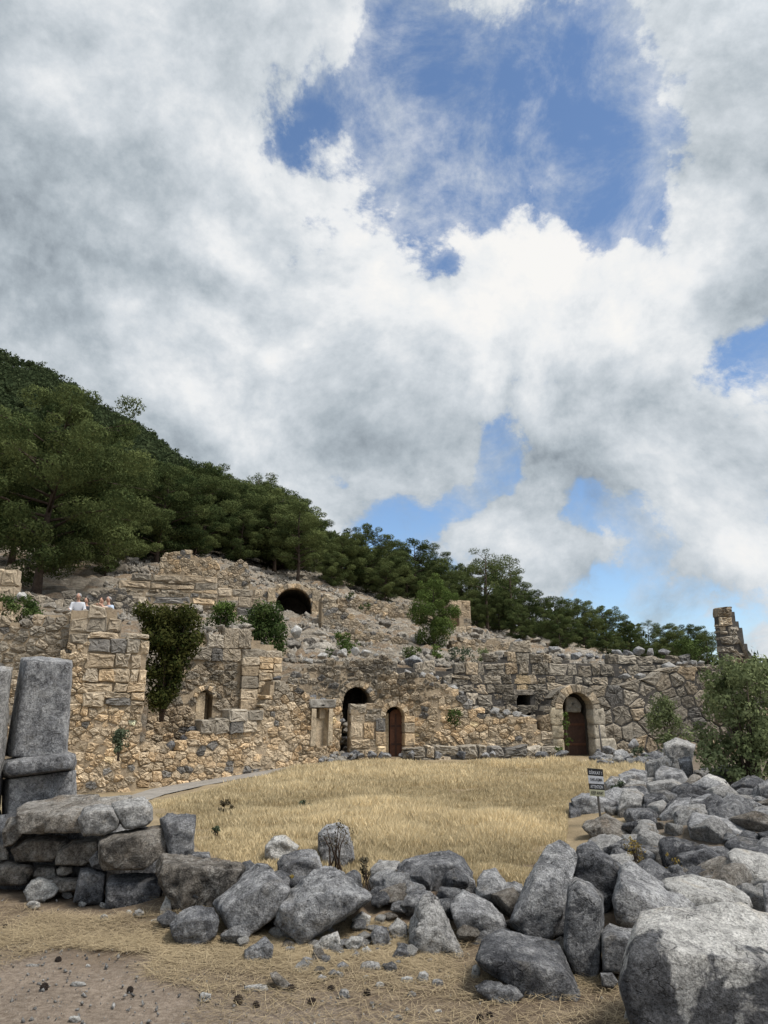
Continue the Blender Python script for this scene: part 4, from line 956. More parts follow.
for w in (-.6, -dv):
    for k in range(n):
        a = math.pi * k / (n - 1); V.append(Wa.P(ob_.uc + math.cos(a) * (ob_.r + .12), ob_.sp + math.sin(a) * (ob_.r * ob_.k + .12), w))
    V.append(Wa.P(ob_.u0 - .12, ob_.b - .5, w)); V.append(Wa.P(ob_.u1 + .12, ob_.b - .5, w))
nn = n + 2
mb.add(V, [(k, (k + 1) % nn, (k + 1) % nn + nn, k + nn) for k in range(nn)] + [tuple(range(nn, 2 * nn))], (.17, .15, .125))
mb.build('vault_interior', M['masonry'], w10)
HOLES.append((c0[0] - ob_.r - .3, c0[0] + ob_.r + .3, c0[1] - .2, c0[1] + dv + .4))
terr('sloping rubble wall running down from the arched ruin to the right', ((318, 43), (372, 44)), [(322, 598), (326, 594), (334, 600), (345, 607), (350, 615), (366, 624), (372, 632)], [(320, 640), (372, 640)], 38, size=.3, tanf=lambda u, v: .3)
terr('low tan terrace wall in the middle of the bare slope', ((300, 39), (410, 40)), [(300, 640), (330, 636), (352, 630), (380, 634), (408, 638)], [(300, 652), (408, 652)], 39, size=.26, tanf=lambda u, v: .6)
terr('low broken terrace wall right of the young pine', ((440, 41), (530, 43)), [(452, 642), (470, 638), (500, 640), (528, 647)], [(452, 656), (528, 656)], 40, size=.26, tanf=lambda u, v: .45)
terr('grey retaining line of stones high on the bare slope', ((330, 50), (440, 52)), [(338, 597), (370, 598), (400, 605), (436, 612)], [(338, 609), (436, 620)], 41, size=.28, tanf=lambda u, v: .4)
terr('low dry-stone bank left of the niche wall below the ivy', ((205, 30), (300, 32)), [(200, 634), (225, 630), (245, 632), (275, 640), (292, 652)], [(200, 660), (292, 668)], 43, size=.3, tanf=lambda u, v: .25)
# hut with a doorway near the young pine
Wh = Wall(base_pt(449, 51), base_pt(472, 51.4))
oq = Opening(Wh, 451.5, 608, 459, 626, False)
w11 = wall('small ruined stone hut with a tan doorway beside the young pine', Wh, [(449.5, 605), (452, 603), (462, 602.5), (468, 604), (470.5, 606)], [(449, 632), (471, 632)], 42, style='course', hr=(.4, .55), wr=(.5, 1.0), openings=[oq], tanf=lambda u, v: .55, name='stone_hut', thick=1.6, rag=.02, cat='hut')
panel('doorway_fill', Wh, oq.u0 - .02, oq.u1 + .02, oq.b - .2, oq.t, -.45, M['masonry'], w11, col=(.44, .31, .19))
# footing of big blocks before the main wall
fw = Wall(W_main.A - W_main.n * -.75, W_main.B - W_main.n * -.75)
wall('footing row of dark grey broken blocks at the foot of the yellowish wall', fw, [(404, 752), (412, 747), (425, 741), (440, 744), (455, 739), (470, 743), (485, 738), (500, 742), (520, 741), (535, 745), (548, 743), (560, 748)], [(402, 768), (562, 767)], 45, style='course', hr=(.28, .42), wr=(.4, 1.0), wob=.10, tanf=lambda u, v: .12, bulge=.10, gap=.03, depth=.5, rag=.02, thick=.4, roundk=.17, coretop=.26, mfill=.02, mort='mortar_dark', name='wall_footing')
build_hill()

# ------------------------------------------------------------------ foliage
def leaves(clumps, size, elong, rg, up=.3, fill=.35, fold=True):
    """clumps: rows of (x,y,z,rx,ry,rz,n,tint)"""
    Vs, Ts = [], []
    for (x, y, z, rx, ry, rz, n, t) in clumps:
        n = int(n); d = rg.normal(size=(n, 3)); d /= np.linalg.norm(d, axis=1)[:, None]
        r = (fill + (1 - fill) * rg.rand(n) ** .6)[:, None] * rg.uniform(.85, 1.12, (n, 1))
        c = np.array((x, y, z)) + d * r * np.array((rx, ry, rz))
        rn = rg.normal(size=(n, 3)); tg = np.cross(d, rn); tg /= np.linalg.norm(tg, axis=1)[:, None] + 1e-9
        ax = tg + d * rg.normal(.25, .35, (n, 1)) + rg.normal(size=(n, 3)) * .25 + np.array((0, 0, up * .5)); ax /= np.linalg.norm(ax, axis=1)[:, None]
        sd = np.cross(ax, d + rg.normal(size=(n, 3)) * .35); sd /= np.linalg.norm(sd, axis=1)[:, None] + 1e-9
        s = size * rg.uniform(.6, 1.35, (n, 1)); L = ax * s; Wd = sd * s * elong * .5
        V = np.stack([c - L * .5 - Wd * .5, c - L * .1 + Wd, c + L * .6, c - L * .1 - Wd], 1) if False else np.stack([c - L * .5, c + Wd, c + L * .5, c - Wd], 1)
        Vs.append(V.reshape(-1, 3)); Ts.append(np.repeat(np.clip(t + rg.normal(0, .16, n), 0, 1), 4))
    V = np.concatenate(Vs); T = np.concatenate(Ts); Fc = np.arange(len(V)).reshape(-1, 4)
    return V, Fc, np.c_[T, T, T]
def pine_proto(seed, H=9., Rr=3.4, base=.16, nl=30, dens=330, mat='pine', lean=.0, shape=1.0, size=.19, flat=.6):
    rg = np.random.RandomState(seed); root = empty('pine_tree', (0, 0, 0))
    mb = MB(); bend = rg.normal(0, .25, 2) + np.array((lean, 0))
    tr = [Vector((bend[0] * (k / 7) ** 1.5 * H * .12 + rg.normal(0, .04), bend[1] * (k / 7) ** 1.5 * H * .12 + rg.normal(0, .04), H * .93 * k / 7)) for k in range(8)]
    mb.tube(tr, [.022 * H * (1 - .88 * k / 7) * (1.25 if k == 0 else 1) for k in range(8)], 8)
    cl = []; br = MB()
    for i in range(nl):
        f = base + (1 - base) * ((i + rg.rand() * .8) / nl); k = f * .93 * 7 / .93; k = min(f * 7, 6.999); j = int(k)
        p = tr[j].lerp(tr[j + 1], k - j); a = i * 2.399 + rg.normal(0, .35)
        prof = math.sin(min(1, (f - base * .3) / .48) * math.pi / 2) ** .8 if f < .5 else math.cos((f - .5) / .5 * math.pi / 2) ** (.75 * shape)
        Ln = Rr * (max(prof, .12)) * rg.uniform(.62, 1.15)
        up = rg.uniform(.05, .35) + .5 * max(0, f - .6)
        e = p + Vector((math.cos(a) * Ln, math.sin(a) * Ln, up * Ln)); mid = p.lerp(e, .5) + Vector((0, 0, .08 * Ln))
        br.tube([p, mid, e], [.011 * H * (1 - f * .7), .007 * H * (1 - f * .7), .01], 5)
        nc = 1 + int(Ln > 1.2) + int(Ln > 2.3)
        for c in range(nc):
            g = 1 - c * .27 + rg.normal(0, .05); q_ = p.lerp(e, g) + Vector(rg.normal(0, .22, 3).tolist())
            r = H * .092 * rg.uniform(.65, 1.25) * (1.0 if f < .8 else .75)
            cl.append((q_.x, q_.y, q_.z + r * .25, r, r, r * flat, dens * r * r / (.5), np.clip(.50 + rg.normal(0, .2), 0, 1)))
    top = tr[7]; cl.append((top.x, top.y, top.z + .1, H * .05, H * .05, H * .06, dens * .5, .5))
    tk = mb.build('trunk', M['bark'], root, True); br.build('limbs', M['bark'], root, True)
    V, Fc, T = leaves(cl, size, .36, rg, .3, .62); mk('crown', V, Fc, M[mat], root, False, T)
    root['_H'] = H; return root
def Hdrop(o): 
    if '_H' in o: del o['_H']
PROT = [pine_proto(101, 9, 3.7, .14, 34), pine_proto(102, 9, 3.1, .18, 30, shape=1.25), pine_proto(103, 9, 4.2, .12, 36, shape=.8), pine_proto(104, 9, 2.7, .2, 30, shape=1.5),
        pine_proto(105, 9, 3.4, .25, 22, dens=190, lean=.5), pine_proto(106, 9, 4.6, .10, 40, shape=.7)]
YOUNG = pine_proto(110, 9, 3.6, .08, 32, mat='pine_light', shape=1.9, dens=210, size=.26, flat=.8)
THIN = pine_proto(111, 9, 2.8, .45, 12, dens=120, shape=.6)
BIG = pine_proto(112, 9.4, 4.3, .13, 42, dens=520, size=.15, shape=.9, flat=.66)
used = set(); TREES = []
def tree(proto, px, top, Y, base=None, wpx=None, label=None, group='pines on the edge of the forest above the ruins', cat='tree', zoff=-.3):
    d = ray(px, base if base else 640); x = d[0] / d[1] * Y
    zb = hz1(x, Y) + zoff; zt = z_of(top, Y); h = max(zt - zb, 1.5); s = h / 9.0
    o = proto if id(proto) not in used else dup(proto); used.add(id(proto))
    sw = s if wpx is None else s
    o.location = (x, Y, zb); o.rotation_euler = (0, 0, random.uniform(0, 6.28)); o.scale = (sw * random.uniform(.93, 1.1), sw * random.uniform(.93, 1.1), s)
    for k in ('label', 'category', 'group'):
        if k in o: del o[k]
    tag(o, label, cat, group); Hdrop(o); TREES.append(o); return o
tree(BIG, 30, 404, 37, label='big spreading pine at the left edge with its trunk over the terrace', group=None).rotation_euler.z = .6
tree(PROT[5], -75, 410, 42, label='broad pine cut by the left edge of the photo')
edge = [(0, 428, 47, 1), (88, 447, 50, 2), (122, 455, 56, 0), (150, 466, 50, 5), (178, 470, 60, 1), (205, 466, 66, 2), (228, 478, 60, 3), (252, 474, 74, 4), (272, 490, 60, 1), (296, 498, 57, 3), (312, 520, 66, 0),
        (340, 534, 60, 2), (366, 530, 62, 5), (392, 541, 66, 0), (416, 540, 70, 2), (442, 556, 66, 1), (462, 562, 72, 0), (486, 560, 70, 2), (515, 568, 66, 1), (500, 584, 60, 0), (530, 586, 57, 5), (556, 590, 60, 2), (580, 592, 66, 0),
        (604, 600, 70, 5), (560, 606, 52, 2), (628, 612, 64, 1), (648, 612, 72, 4), (668, 616, 66, 0), (688, 618, 72, 2), (705, 622, 66, 4), (640, 634, 50, 2), (606, 622, 54, 0), (690, 640, 50, 2), (672, 636, 56, 5), (735, 640, 60, 0), (765, 652, 62, 2), (795, 655, 60, 1),
        (520, 604, 54, 2), (478, 590, 58, 0), (440, 580, 62, 2), (385, 560, 60, 5), (330, 550, 58, 0), (280, 530, 62, 2), (235, 510, 58, 0), (190, 498, 54, 2), (140, 500, 52, 0), (100, 490, 44, 5), (62, 470, 48, 2), (585, 620, 58, 2), (545, 612, 64, 0), (620, 632, 58, 5), (408, 568, 66, 2), (358, 556, 68, 0)]
pos_words = {0: 'rounded', 1: 'tall', 2: 'broad', 3: 'narrow', 4: 'leaning', 5: 'spreading'}
for k, (px, top, Y, pi) in enumerate(edge):
    tree(PROT[pi], px, top + (7 if px > 490 else 0), Y, label='dark green pine in the belt of forest along the top of the bare slope')
tree(THIN, 488, 549, 58, label='sparse thin pine sticking up above the rounded crowns in the middle', group=None)
tree(THIN, 512, 556, 60, label='second sparse thin pine just right of the thin one in the middle', group=None)
# more individual pines up the mountain flank
rg = np.random.RandomState(55); n = 0
while n < 150:
    Y = 58 + 95 * rg.rand() ** 1.2; px = rg.uniform(-160, 300); d = ray(px, 520); x = d[0] / d[1] * Y
    if Y < 62 and px > 230: continue
    o = dup(PROT[rg.randint(6)]); s = rg.uniform(.62, .95) ; 
    for k in ('label', 'category', 'group'):
        if k in o: del o[k]
    o.location = (x, Y, hz1(x, Y) - .4); o.scale = (s * 1.1, s * 1.1, s * rg.uniform(.85, 1.05)); o.rotation_euler = (0, 0, rg.uniform(0, 6.28))
    tag(o, 'dark green pine standing in the forest on the mountain flank', 'tree', 'pines on the mountain flank'); n += 1
# the far wood: one mass
rg = np.random.RandomState(66); cl = []
for _ in range(5200):
    Y = 120 + 210 * rg.rand() ** .8; px = rg.uniform(-330, 420) if rg.rand() < .85 else rg.uniform(400, 900); d = ray(px, 470); x = d[0] / d[1] * Y
    z = hz1(x, Y); h = rg.uniform(4.0, 7.0); t = np.clip(rg.normal(.42, .14), 0, 1)
    for _k in range(3):
        r = h * rg.uniform(.22, .36); cl.append((x + rg.normal(0, h * .2), Y + rg.normal(0, h * .2), z + h * rg.uniform(.4, .85), r, r, r * .75, 34, t + rg.normal(0, .05)))
V, Fc, T = leaves(cl, 1.05, .55, rg); tag(mk('forest', V, Fc, M['forest'], None, False, T, base=False), 'dark pine wood covering the far mountain side', 'forest', kind='stuff')

def shrub(label, px, py_base, Y, w, h, mat, seed, z=None, name='shrub', n=26, leaf=.09, dens=170, elong=.5, dep=.7, stems=5, cat='shrub', flat=1.0, group=None, flop=0., taper=None, rs=1.):
    """w,h in picture pixels"""
    rg = np.random.RandomState(seed); p = at(px, py_base, Y)
    if z is not None: p[2] = z
    k = Y / F; W_, H_ = w * k, h * k
    root = empty(name, p); cl = []; mb = MB()
    for i in range(n):
        f = rg.rand() ** .8; a = rg.uniform(0, 6.28); rr = math.sqrt(rg.rand()) * .5 * (1 - .55 * f ** 2)
        if taper: rr = math.sqrt(rg.rand()) * .5 * (taper[0] + (taper[1] - taper[0]) * f)
        rr *= .72 + .5 * math.sin(a * 2 + seed * 1.7 + f * 5) ** 2
        r = rs * (.15 if taper else .17) * min(W_, H_) * rg.uniform(.5, 1.5)
        cl.append((p[0] + math.cos(a) * rr * W_ * .86 , p[1] + math.sin(a) * rr * W_ * dep, p[2] + H_ * (.12 + .76 * f), r, r, r * flat, max(14, 1.9 * dens * r * r / (leaf * leaf * 22)), np.clip(rg.normal(.5, .17), 0, 1)))
    for i in range(stems):
        c = cl[rg.randint(len(cl))]; mid = (p[0] * .5 + c[0] * .5, p[1] * .5 + c[1] * .5, p[2] * .4 + c[2] * .6)
        mb.tube([(p[0] + rg.normal(0, .05), p[1] + rg.normal(0, .05), p[2] - .1), mid, c[:3]], [.003 + .012 * H_, .003 + .007 * H_, .003 + .001 * H_], 5)
    mb.build('stem', M['bark'], root, True)
    V, Fc, T = leaves(cl, leaf, elong, rg); mk('foliage', V, Fc, M[mat], root, False, T)
    tag(root, label, cat, group); return root
shrub('tall dark ivy shrub filling the gap between bastion and niche wall', 162, 718, 22.2, 58, 118, 'ivy', 1, n=120, leaf=.11, dens=230, dep=.35, taper=(.45, 1.35))
shrub('dark shrub on the wall crest at the left edge below the big pine', 14, 626, 22.8, 62, 34, 'oak', 2, n=30, leaf=.09)
shrub('fresh green shrub above the niche wall', 222, 632, 27.5, 42, 32, 'bright', 3, n=34, leaf=.10)
shrub('dark green shrub spilling over the right end of the niche wall', 263, 662, 27.2, 50, 58, 'oak', 4, n=48, leaf=.10)
shrub('mid green shrub beside white boulders on the terrace', 342, 655, 30.2, 38, 22, 'bright', 5, n=26, leaf=.10)
shrub('dusty little plant growing out of the bastion rubble', 119, 757, 20.4, 24, 28, 'sage', 6, n=22, leaf=.07, dep=.4)
shrub('small plant hanging from the yellowish rubble wall', 456, 727, 27.3, 24, 19, 'oak', 7, n=18, leaf=.08, dep=.3)
shrub('dark shrub behind the squared block on the middle wall crest', 413, 664, 33.5, 24, 18, 'oak', 8, n=18, leaf=.10)
shrub('round green shrub on the terrace right of the squared block', 436, 664, 35, 18, 20, 'bright', 9, n=16, leaf=.10)
shrub('wide sage green shrub on the terrace behind the middle wall crest', 462, 664, 35, 36, 18, 'sage', 10, n=24, leaf=.10)
shrub('low olive shrub at the right end of the terrace bushes', 484, 662, 35, 18, 14, 'olive', 11, n=14, leaf=.09)
shrub('young light bush growing against the polygonal blocks', 670, 752, 25.5, 42, 54, 'olive', 12, n=34, leaf=.10, dens=130)
shrub('green climber on the left jamb of the tall arched doorway', 568, 751, 28.4, 12, 40, 'bright', 13, n=20, leaf=.08, dep=.5)
shrub('small weed at the foot of the left jamb of the tall doorway', 560, 761, 27.6, 12, 14, 'bright', 14, n=10, leaf=.07)
shrub('large olive coloured bush towering over the right end of the rubble pile', 757, 806, 14.8, 92, 150, 'olive', 15, n=190, leaf=.085, dens=190, stems=18, dep=.8, taper=(1.0, .85), rs=.62)
shrub('dark bush leaning out of the wall below the leaning stump', 690, 664, 32.4, 60, 26, 'oak', 16, n=34, leaf=.10)
shrub('low grey-green cushion plant beside the warning sign post', 618, 796, 12.6, 26, 14, 'sage', 17, n=14, leaf=.04)
shrub('yellow flowering weed before the orange lichen stone', 636, 872, 7.7, 24, 34, 'yellowweed', 18, n=18, leaf=.022, dens=40, stems=9)
shrub('taller yellow weed stalk before the big dark rounded boulder', 672, 880, 7.4, 20, 26, 'yellowweed', 19, n=12, leaf=.022, dens=40, stems=8)
shrub('dry brown thistle climbing the upright pale stone', 335, 864, 8.2, 34, 44, 'thistle', 20, n=16, leaf=.022, dens=22, stems=10, dep=.5)
shrub('dry thistle twigs left of the concave pale block', 366, 884, 7.1, 14, 26, 'thistle', 21, n=14, leaf=.03, dens=60)
shrub('small yellowish weed under the dark blue-grey boulder', 292, 889, 6.6, 10, 14, 'yellowweed', 22, n=8, leaf=.025, dens=60)
shrub('brown dead tuft in the yellow grass at left', 226, 814, 12.4, 22, 12, 'thistle', 23, n=14, leaf=.05)
shrub('small brown tuft in the yellow grass below the dead tuft', 217, 838, 10.3, 14, 10, 'sage', 24, n=8, leaf=.04)
shrub('dark weed in the grass in front of the little doorway', 306, 812, 13.0, 18, 12, 'sage', 25, n=10, leaf=.05)
shrub('small shrub on the bare slope right of the dark arch', 366, 612, 46, 16, 10, 'oak', 26, n=10, leaf=.13)
shrub('low shrub high on the bare slope under the pines', 350, 600, 50, 14, 8, 'oak', 27, n=10, leaf=.13)
shrub('weed at the foot of the polygonal wall under the light bush', 640, 762, 25, 30, 14, 'sage', 28, n=14, leaf=.08)
o = tree(YOUNG, 434, 573, 41, label='light green young pine standing alone on the bare slope', group=None); o.scale = (.40, .40, o.scale[2])

# ------------------------------------------------------------------ loose stones on the walls and slope
rp = []
for k in range(8):
    rg = np.random.RandomState(300 + k); pts = rg.normal(size=(16, 3)); pts /= np.linalg.norm(pts, axis=1)[:, None]; pts *= np.array((1, rg.uniform(.6, .9), rg.uniform(.5, .8))) * .5
    V, Fc = hull_shape(pts, 300 + k, 1.0, 18, 1, 4); rp.append((V, Fc))
RP = {}
def loose(label, loc, s, mat, group=None, name='loose_stone', cat='stone', rough_=0):
    k = random.randrange(8); key = (k, mat)
    if key not in RP:
        o = mk(name, rp[k][0], rp[k][1], M[mat], None, True); RP[key] = o; o.data.name = name
    else: o = RP[key].copy(); COL.objects.link(o)
    for q_ in ('label', 'category', 'group'):
        if q_ in o: del o[q_]
    o.location = Vector([float(c) for c in loc]) - Vector((0, 0, .22 * s)); o.scale = (s * random.uniform(.85, 1.15), s * random.uniform(.85, 1.15), s * random.uniform(.75, 1.1))
    o.rotation_euler = (random.uniform(-.25, .25), random.uniform(-.25, .25), random.uniform(0, 6.28)); o.name = name
    tag(o, label, cat, group); return o
def crest(Wl, pts, wpx, mat, lab, grp, back=.35):
    for i, (px, py, w) in enumerate(pts):
        u, v = Wl.uv(px, py); p = Wl.P(u, v, -back); Y = p[1]
        loose(lab, (p[0], p[1], v), w * Y / F * 1.05, mat, grp, 'crest_stone')
crest(W_back, [(581, 656, 13), (593, 656, 12), (601, 657, 7), (609, 657, 8), (621, 653, 14), (632, 653, 13), (643, 652, 13), (655, 652, 14), (668, 651, 14)], 12, 'grey', 'rounded grey boulder in the line along the crest of the long grey wall', 'boulders on the crest of the long grey wall')
crest(W_back, [(521, 641, 13), (557, 649, 14), (543, 652, 10), (565, 655, 9)], 12, 'grey', 'grey block lying loose on the crest above the tan patch', 'loose blocks above the tan patch')
crest(W_main, [(630, 676, 16), (645, 677, 12), (673, 668, 15), (684, 663, 10), (691, 663, 10), (700, 664, 10), (707, 663, 9)], 12, 'pale', 'pale rounded stone lying on the crest of the polygonal wall', 'stones on the crest of the polygonal wall')
crest(W_niche, [(206, 633, 12), (213, 628, 14), (225, 627, 16), (238, 628, 13), (249, 626, 14), (255, 628, 10), (197, 636, 9), (186, 634, 12)], 12, 'hill', 'ragged pale stone heaped on top of the niche wall', 'stones heaped on the niche wall')
crest(W_back, [(324, 655, 16), (343, 653, 14), (356, 652, 14), (367, 653, 15), (335, 658, 10), (309, 661, 11), (378, 655, 9)], 12, 'white', 'whitish boulder on the terrace edge above the vault mouth', 'white boulders above the vault mouth')
crest(W_far, [(47, 604, 14), (55, 609, 12), (30, 617, 12), (37, 622, 13), (63, 610, 12), (20, 622, 11)], 12, 'hill', 'weathered stone lying on the crest of the far left rubble wall', 'stones on the far left wall')
crest(W_main, [(409, 673, 10), (425, 675, 11), (440, 679, 9), (456, 688, 13), (463, 694, 12), (448, 683, 9), (470, 701, 10), (484, 711, 10), (498, 713, 11), (510, 714, 12), (520, 714, 12), (528, 719, 14), (537, 725, 11), (433, 676, 9)], 12, 'pale', 'pale broken stone along the falling crest of the yellowish wall', 'stones along the falling crest')
crest(W_frontleft, [(165, 752, 17), (192, 742, 20), (198, 733, 17), (178, 748, 13), (208, 725, 12), (284, 678, 11), (298, 688, 12), (308, 694, 12), (318, 698, 13), (330, 701, 13), (341, 703, 12)], 12, 'dark', 'dark grey stone lying on the stepped crest of the yellow rubble wall', 'stones on the stepped crest')
loose('white boulder lying by the dark shrub below the big pine', at(21, 598, 24.5), .62, 'white', None, 'boulder', 'rock')
loose('squared grey block standing alone on the crest in the middle', at(414, 664, 31.0), .85, 'grey', None, 'boulder', 'rock').rotation_euler = (0, 0, .3)
loose('bright boulder on the slope below the dark arch', at(296, 634, 37), 1.0, 'white', None, 'boulder', 'rock')
# along the wall foot at right
rg = np.random.RandomState(8)
for k in range(46):
    px = rg.uniform(597, 668); py = 768 - abs(rg.normal(0, 6)) ; p = ground_hit(px, py); Y = min(p[1], 28.6)
    q_ = at(px, py, Y); loose('grey fallen stone heaped at the foot of the polygonal wall', (q_[0], Y, max(float(gz(q_[0], Y)), q_[2]) + .1), rg.uniform(.28, .75), rg.choice(['grey', 'pale', 'dark']), 'fallen stones at the foot of the polygonal wall', 'fallen_stone')
for k in range(26):
    px = rg.uniform(345, 562); Y = 27.3 + rg.normal(0, .25) + (px - 345) / 215 * 1.0; q_ = at(px, 760, Y); loose('dark fallen block lying before the yellowish wall', (q_[0], Y - .6, float(gz(q_[0], Y)) + .12), rg.uniform(.3, .65), rg.choice(['grey', 'dark']), 'fallen blocks before the yellowish wall', 'fallen_stone')
# spill of rubble down the ramp before the vault passage
for k in range(40):
    t = rg.rand(); px = 322 + 30 * t + rg.normal(0, 3); Y = 26.7 - 1.6 * rg.rand() ; q_ = at(px, 758, Y)
    loose('pale stone spilled on the little ramp before the vault passage', (q_[0], Y, float(gz(q_[0], Y)) + .05 + .16 * max(0, Y - 25.6)), rg.uniform(.12, .42), rg.choice(['hill', 'hill', 'grey']), 'stones spilled on the little ramp', 'fallen_stone')
for k in range(26):
    px = rg.uniform(342.5, 352); py = rg.uniform(724, 752); u, v = W_back.uv(px, py); p = W_back.P(u, v, rg.uniform(-.5, .25) + (py - 724) * .02)
    loose('rubble stone choking the foot of the dark vault passage', (p[0], p[1], v + .06), rg.uniform(.22, .42), rg.choice(['hill', 'hill', 'brown', 'grey']), 'rubble in the vault passage', 'fallen_stone')
for px, py, sz_, mt_ in ((386, 884, .34, 'grey'), (398, 896, .30, 'brown'), (408, 886, .36, 'dark'), (414, 897, .28, 'grey'), (378, 898, .26, 'dark'), (402, 908, .20, 'grey')):
    p = ground_hit(px, py + 8); loose('grey block lying in the hollow behind the triangular slab', (p[0], p[1], p[2] + .06), sz_, mt_, 'blocks in the hollow behind the triangular slab', 'wedged_block')
# between the piled boulders at right
for k in range(360):
    t = rg.rand() ** 1.3; y = 6.9 + 10.5 * t; x = rg.uniform(.245 if 7.6 < y < 11.5 else .275, .60) * y + .05
    if 10.0 < y < 10.75 and x / y < .31: continue
    if 10.7 < y < 12.0 and x / y < .27: continue
    loose('grey rubble stone filling the gaps of the pile at right', (x, y, float(gz(x, y)) + (.03 if k < 240 else .0)), rg.uniform(.2, .46) if k < 240 else rg.uniform(.45, .75), rg.choice(['grey', 'dark', 'dark', 'brown', 'pale']), 'small stones between the blocks of the right pile', 'rubble_stone')
# small stones between the boulders of the near row
for k in range(30):
    t = rg.rand(); x = -1.5 + 3.8 * t + rg.normal(0, .15); y = 6.35 + rg.normal(0, .25) - .9 * t
    loose('grey stone wedged between the boulders of the foreground row', (x, y, float(gz(x, y)) + .04), rg.uniform(.12, .26), rg.choice(['grey', 'dark', 'brown']), 'small stones wedged in the foreground row', 'wedged_stone')
for k in range(34):
    t = rg.rand(); x = -1.4 + 3.7 * t; y = np.interp(x, [-2, 0, .9, 1.6, 2.4], [6.75, 6.55, 6.35, 5.75, 5.5]) + rg.normal(0, .14)
    loose('dark block half hidden between the boulders of the foreground row', (x, y, float(gz(x, y)) + .07), rg.uniform(.28, .46), rg.choice(['grey', 'dark', 'dark', 'brown']), 'half hidden blocks in the foreground row', 'wedged_block')
for k in range(60):
    x = rg.normal(-.12, .42); y = 5.75 - .12 * x + rg.normal(0, .27)
    if x < -1.1 or x > .75: continue
    loose('pale or grey stone spilled below the centre of the foreground row', (x, y, float(gz(x, y)) + .02), rg.uniform(.05, .17), rg.choice(['grey', 'pale', 'white', 'brown']), 'stones spilled below the centre of the row', 'spilled_stone')
# scattered over the bare slope
n = 0
while n < 240:
    px = rg.uniform(120, 600); Y = rg.uniform(30, 60); d = ray(px, 620); x = d[0] / d[1] * Y
    if Y < y0(x / Y) + 1: continue
    if 268 < px < 318 and Y > 43 and Y < 52: continue
    z = hz1(x, Y); loose('tan-grey stone scattered on the bare rocky slope', (x, Y, z + .1), rg.uniform(.3, .95) * (1 if rg.rand() < .85 else 1.5), rg.choice(['hill', 'hill', 'hill', 'brown']), 'stones scattered on the bare slope'); n += 1
# uncountable rubble on the slope
V0 = np.array([(1, 0, 0), (-1, 0, 0), (0, 1, 0), (0, -1, 0), (0, 0, 1), (0, 0, -1.)]); F0 = np.array([(0, 2, 4), (2, 1, 4), (1, 3, 4), (3, 0, 4), (2, 0, 5), (1, 2, 5), (3, 1, 5), (0, 3, 5)])
def crumbs(name, P, sz, mat, label, rg):
    n = len(P); r = rg.normal(size=(n, 6, 3)) * .28 + V0; V = r * (sz[:, None, None] * rg.uniform(.5, 1, (n, 1, 3))) * .5
    a = rg.uniform(0, 6.28, n); c, s = np.cos(a)[:, None], np.sin(a)[:, None]
    V = np.stack([V[:, :, 0] * c - V[:, :, 1] * s, V[:, :, 0] * s + V[:, :, 1] * c, V[:, :, 2]], 2) + P[:, None, :]
    Fc = (F0[None] + 6 * np.arange(n)[:, None, None]).reshape(-1, 3)
    tag(mk(name, V.reshape(-1, 3), Fc, M[mat], None, False, base=False), label, name.replace('_', ' '), kind='stuff')
N_ = 26000; Y = rg.uniform(28, 64, N_); px = rg.uniform(100, 720, N_); x = (px - CX) / F / 1.01 * Y
ok = (Y > y0(x / Y) + .5); x, Y = x[ok], Y[ok]; ok = ~((x > HOLES[0][0]) & (x < HOLES[0][1]) & (Y > HOLES[0][2]) & (Y < HOLES[0][3])); x, Y = x[ok], Y[ok]
crumbs('rubble', np.c_[x, Y, hz(x, Y) + .05], .10 + .38 * rg.rand(len(x)) ** 2.2, 'hill', 'small rubble strewn over the bare slope', rg)
x = rg.uniform(-4.2, 2.2, 13000); y = rg.uniform(3.4, 7.2, 13000); g = y + .5 * x
ok = rg.rand(13000) < np.where(g < 4.75, 1, .16); x, y = x[ok], y[ok]
crumbs('gravel', np.c_[x, y, gz(x, y) + .010], .005 + .034 * rg.rand(len(x)) ** 7, 'pale', 'fine gravel on the bare earth in the near left corner', rg)

# ------------------------------------------------------------------ grass
def blades(name, x, y, hgt, wid, lean, mat, tint, rg, label, z0=0.):
    n = len(x); a = rg.uniform(0, 6.28, n); wx, wy = np.cos(a) * wid, np.sin(a) * wid; z = gz(x, y) + z0
    b = rg.uniform(0, 6.28, n); lx, ly = np.cos(b) * lean * hgt, np.sin(b) * lean * hgt
    V = np.stack([np.c_[x - wx, y - wy, z - .02], np.c_[x + wx, y + wy, z - .02], np.c_[x + lx * .45 + wx * .7, y + ly * .45 + wy * .7, z + hgt * .6], np.c_[x + lx, y + ly, z + hgt * (1 - .25 * lean)]], 1).reshape(-1, 3)
    T = np.repeat(tint, 4); Fc = np.arange(4 * n).reshape(-1, 4)
    return tag(mk(name, V, Fc, M[mat], None, False, np.c_[T, T, T], base=False), label, 'grass', kind='stuff')
fp = [(140, 806), (180, 796), (245, 781), (335, 760), (345, 762), (400, 763), (560, 763), (600, 765), (668, 768), (645, 788), (600, 800), (570, 800), (566, 842), (572, 880), (500, 895), (400, 890), (300, 880), (250, 875), (200, 850)]
FP = [tuple(ground_hit(*p)[:2]) for p in fp]
rg = np.random.RandomState(77)
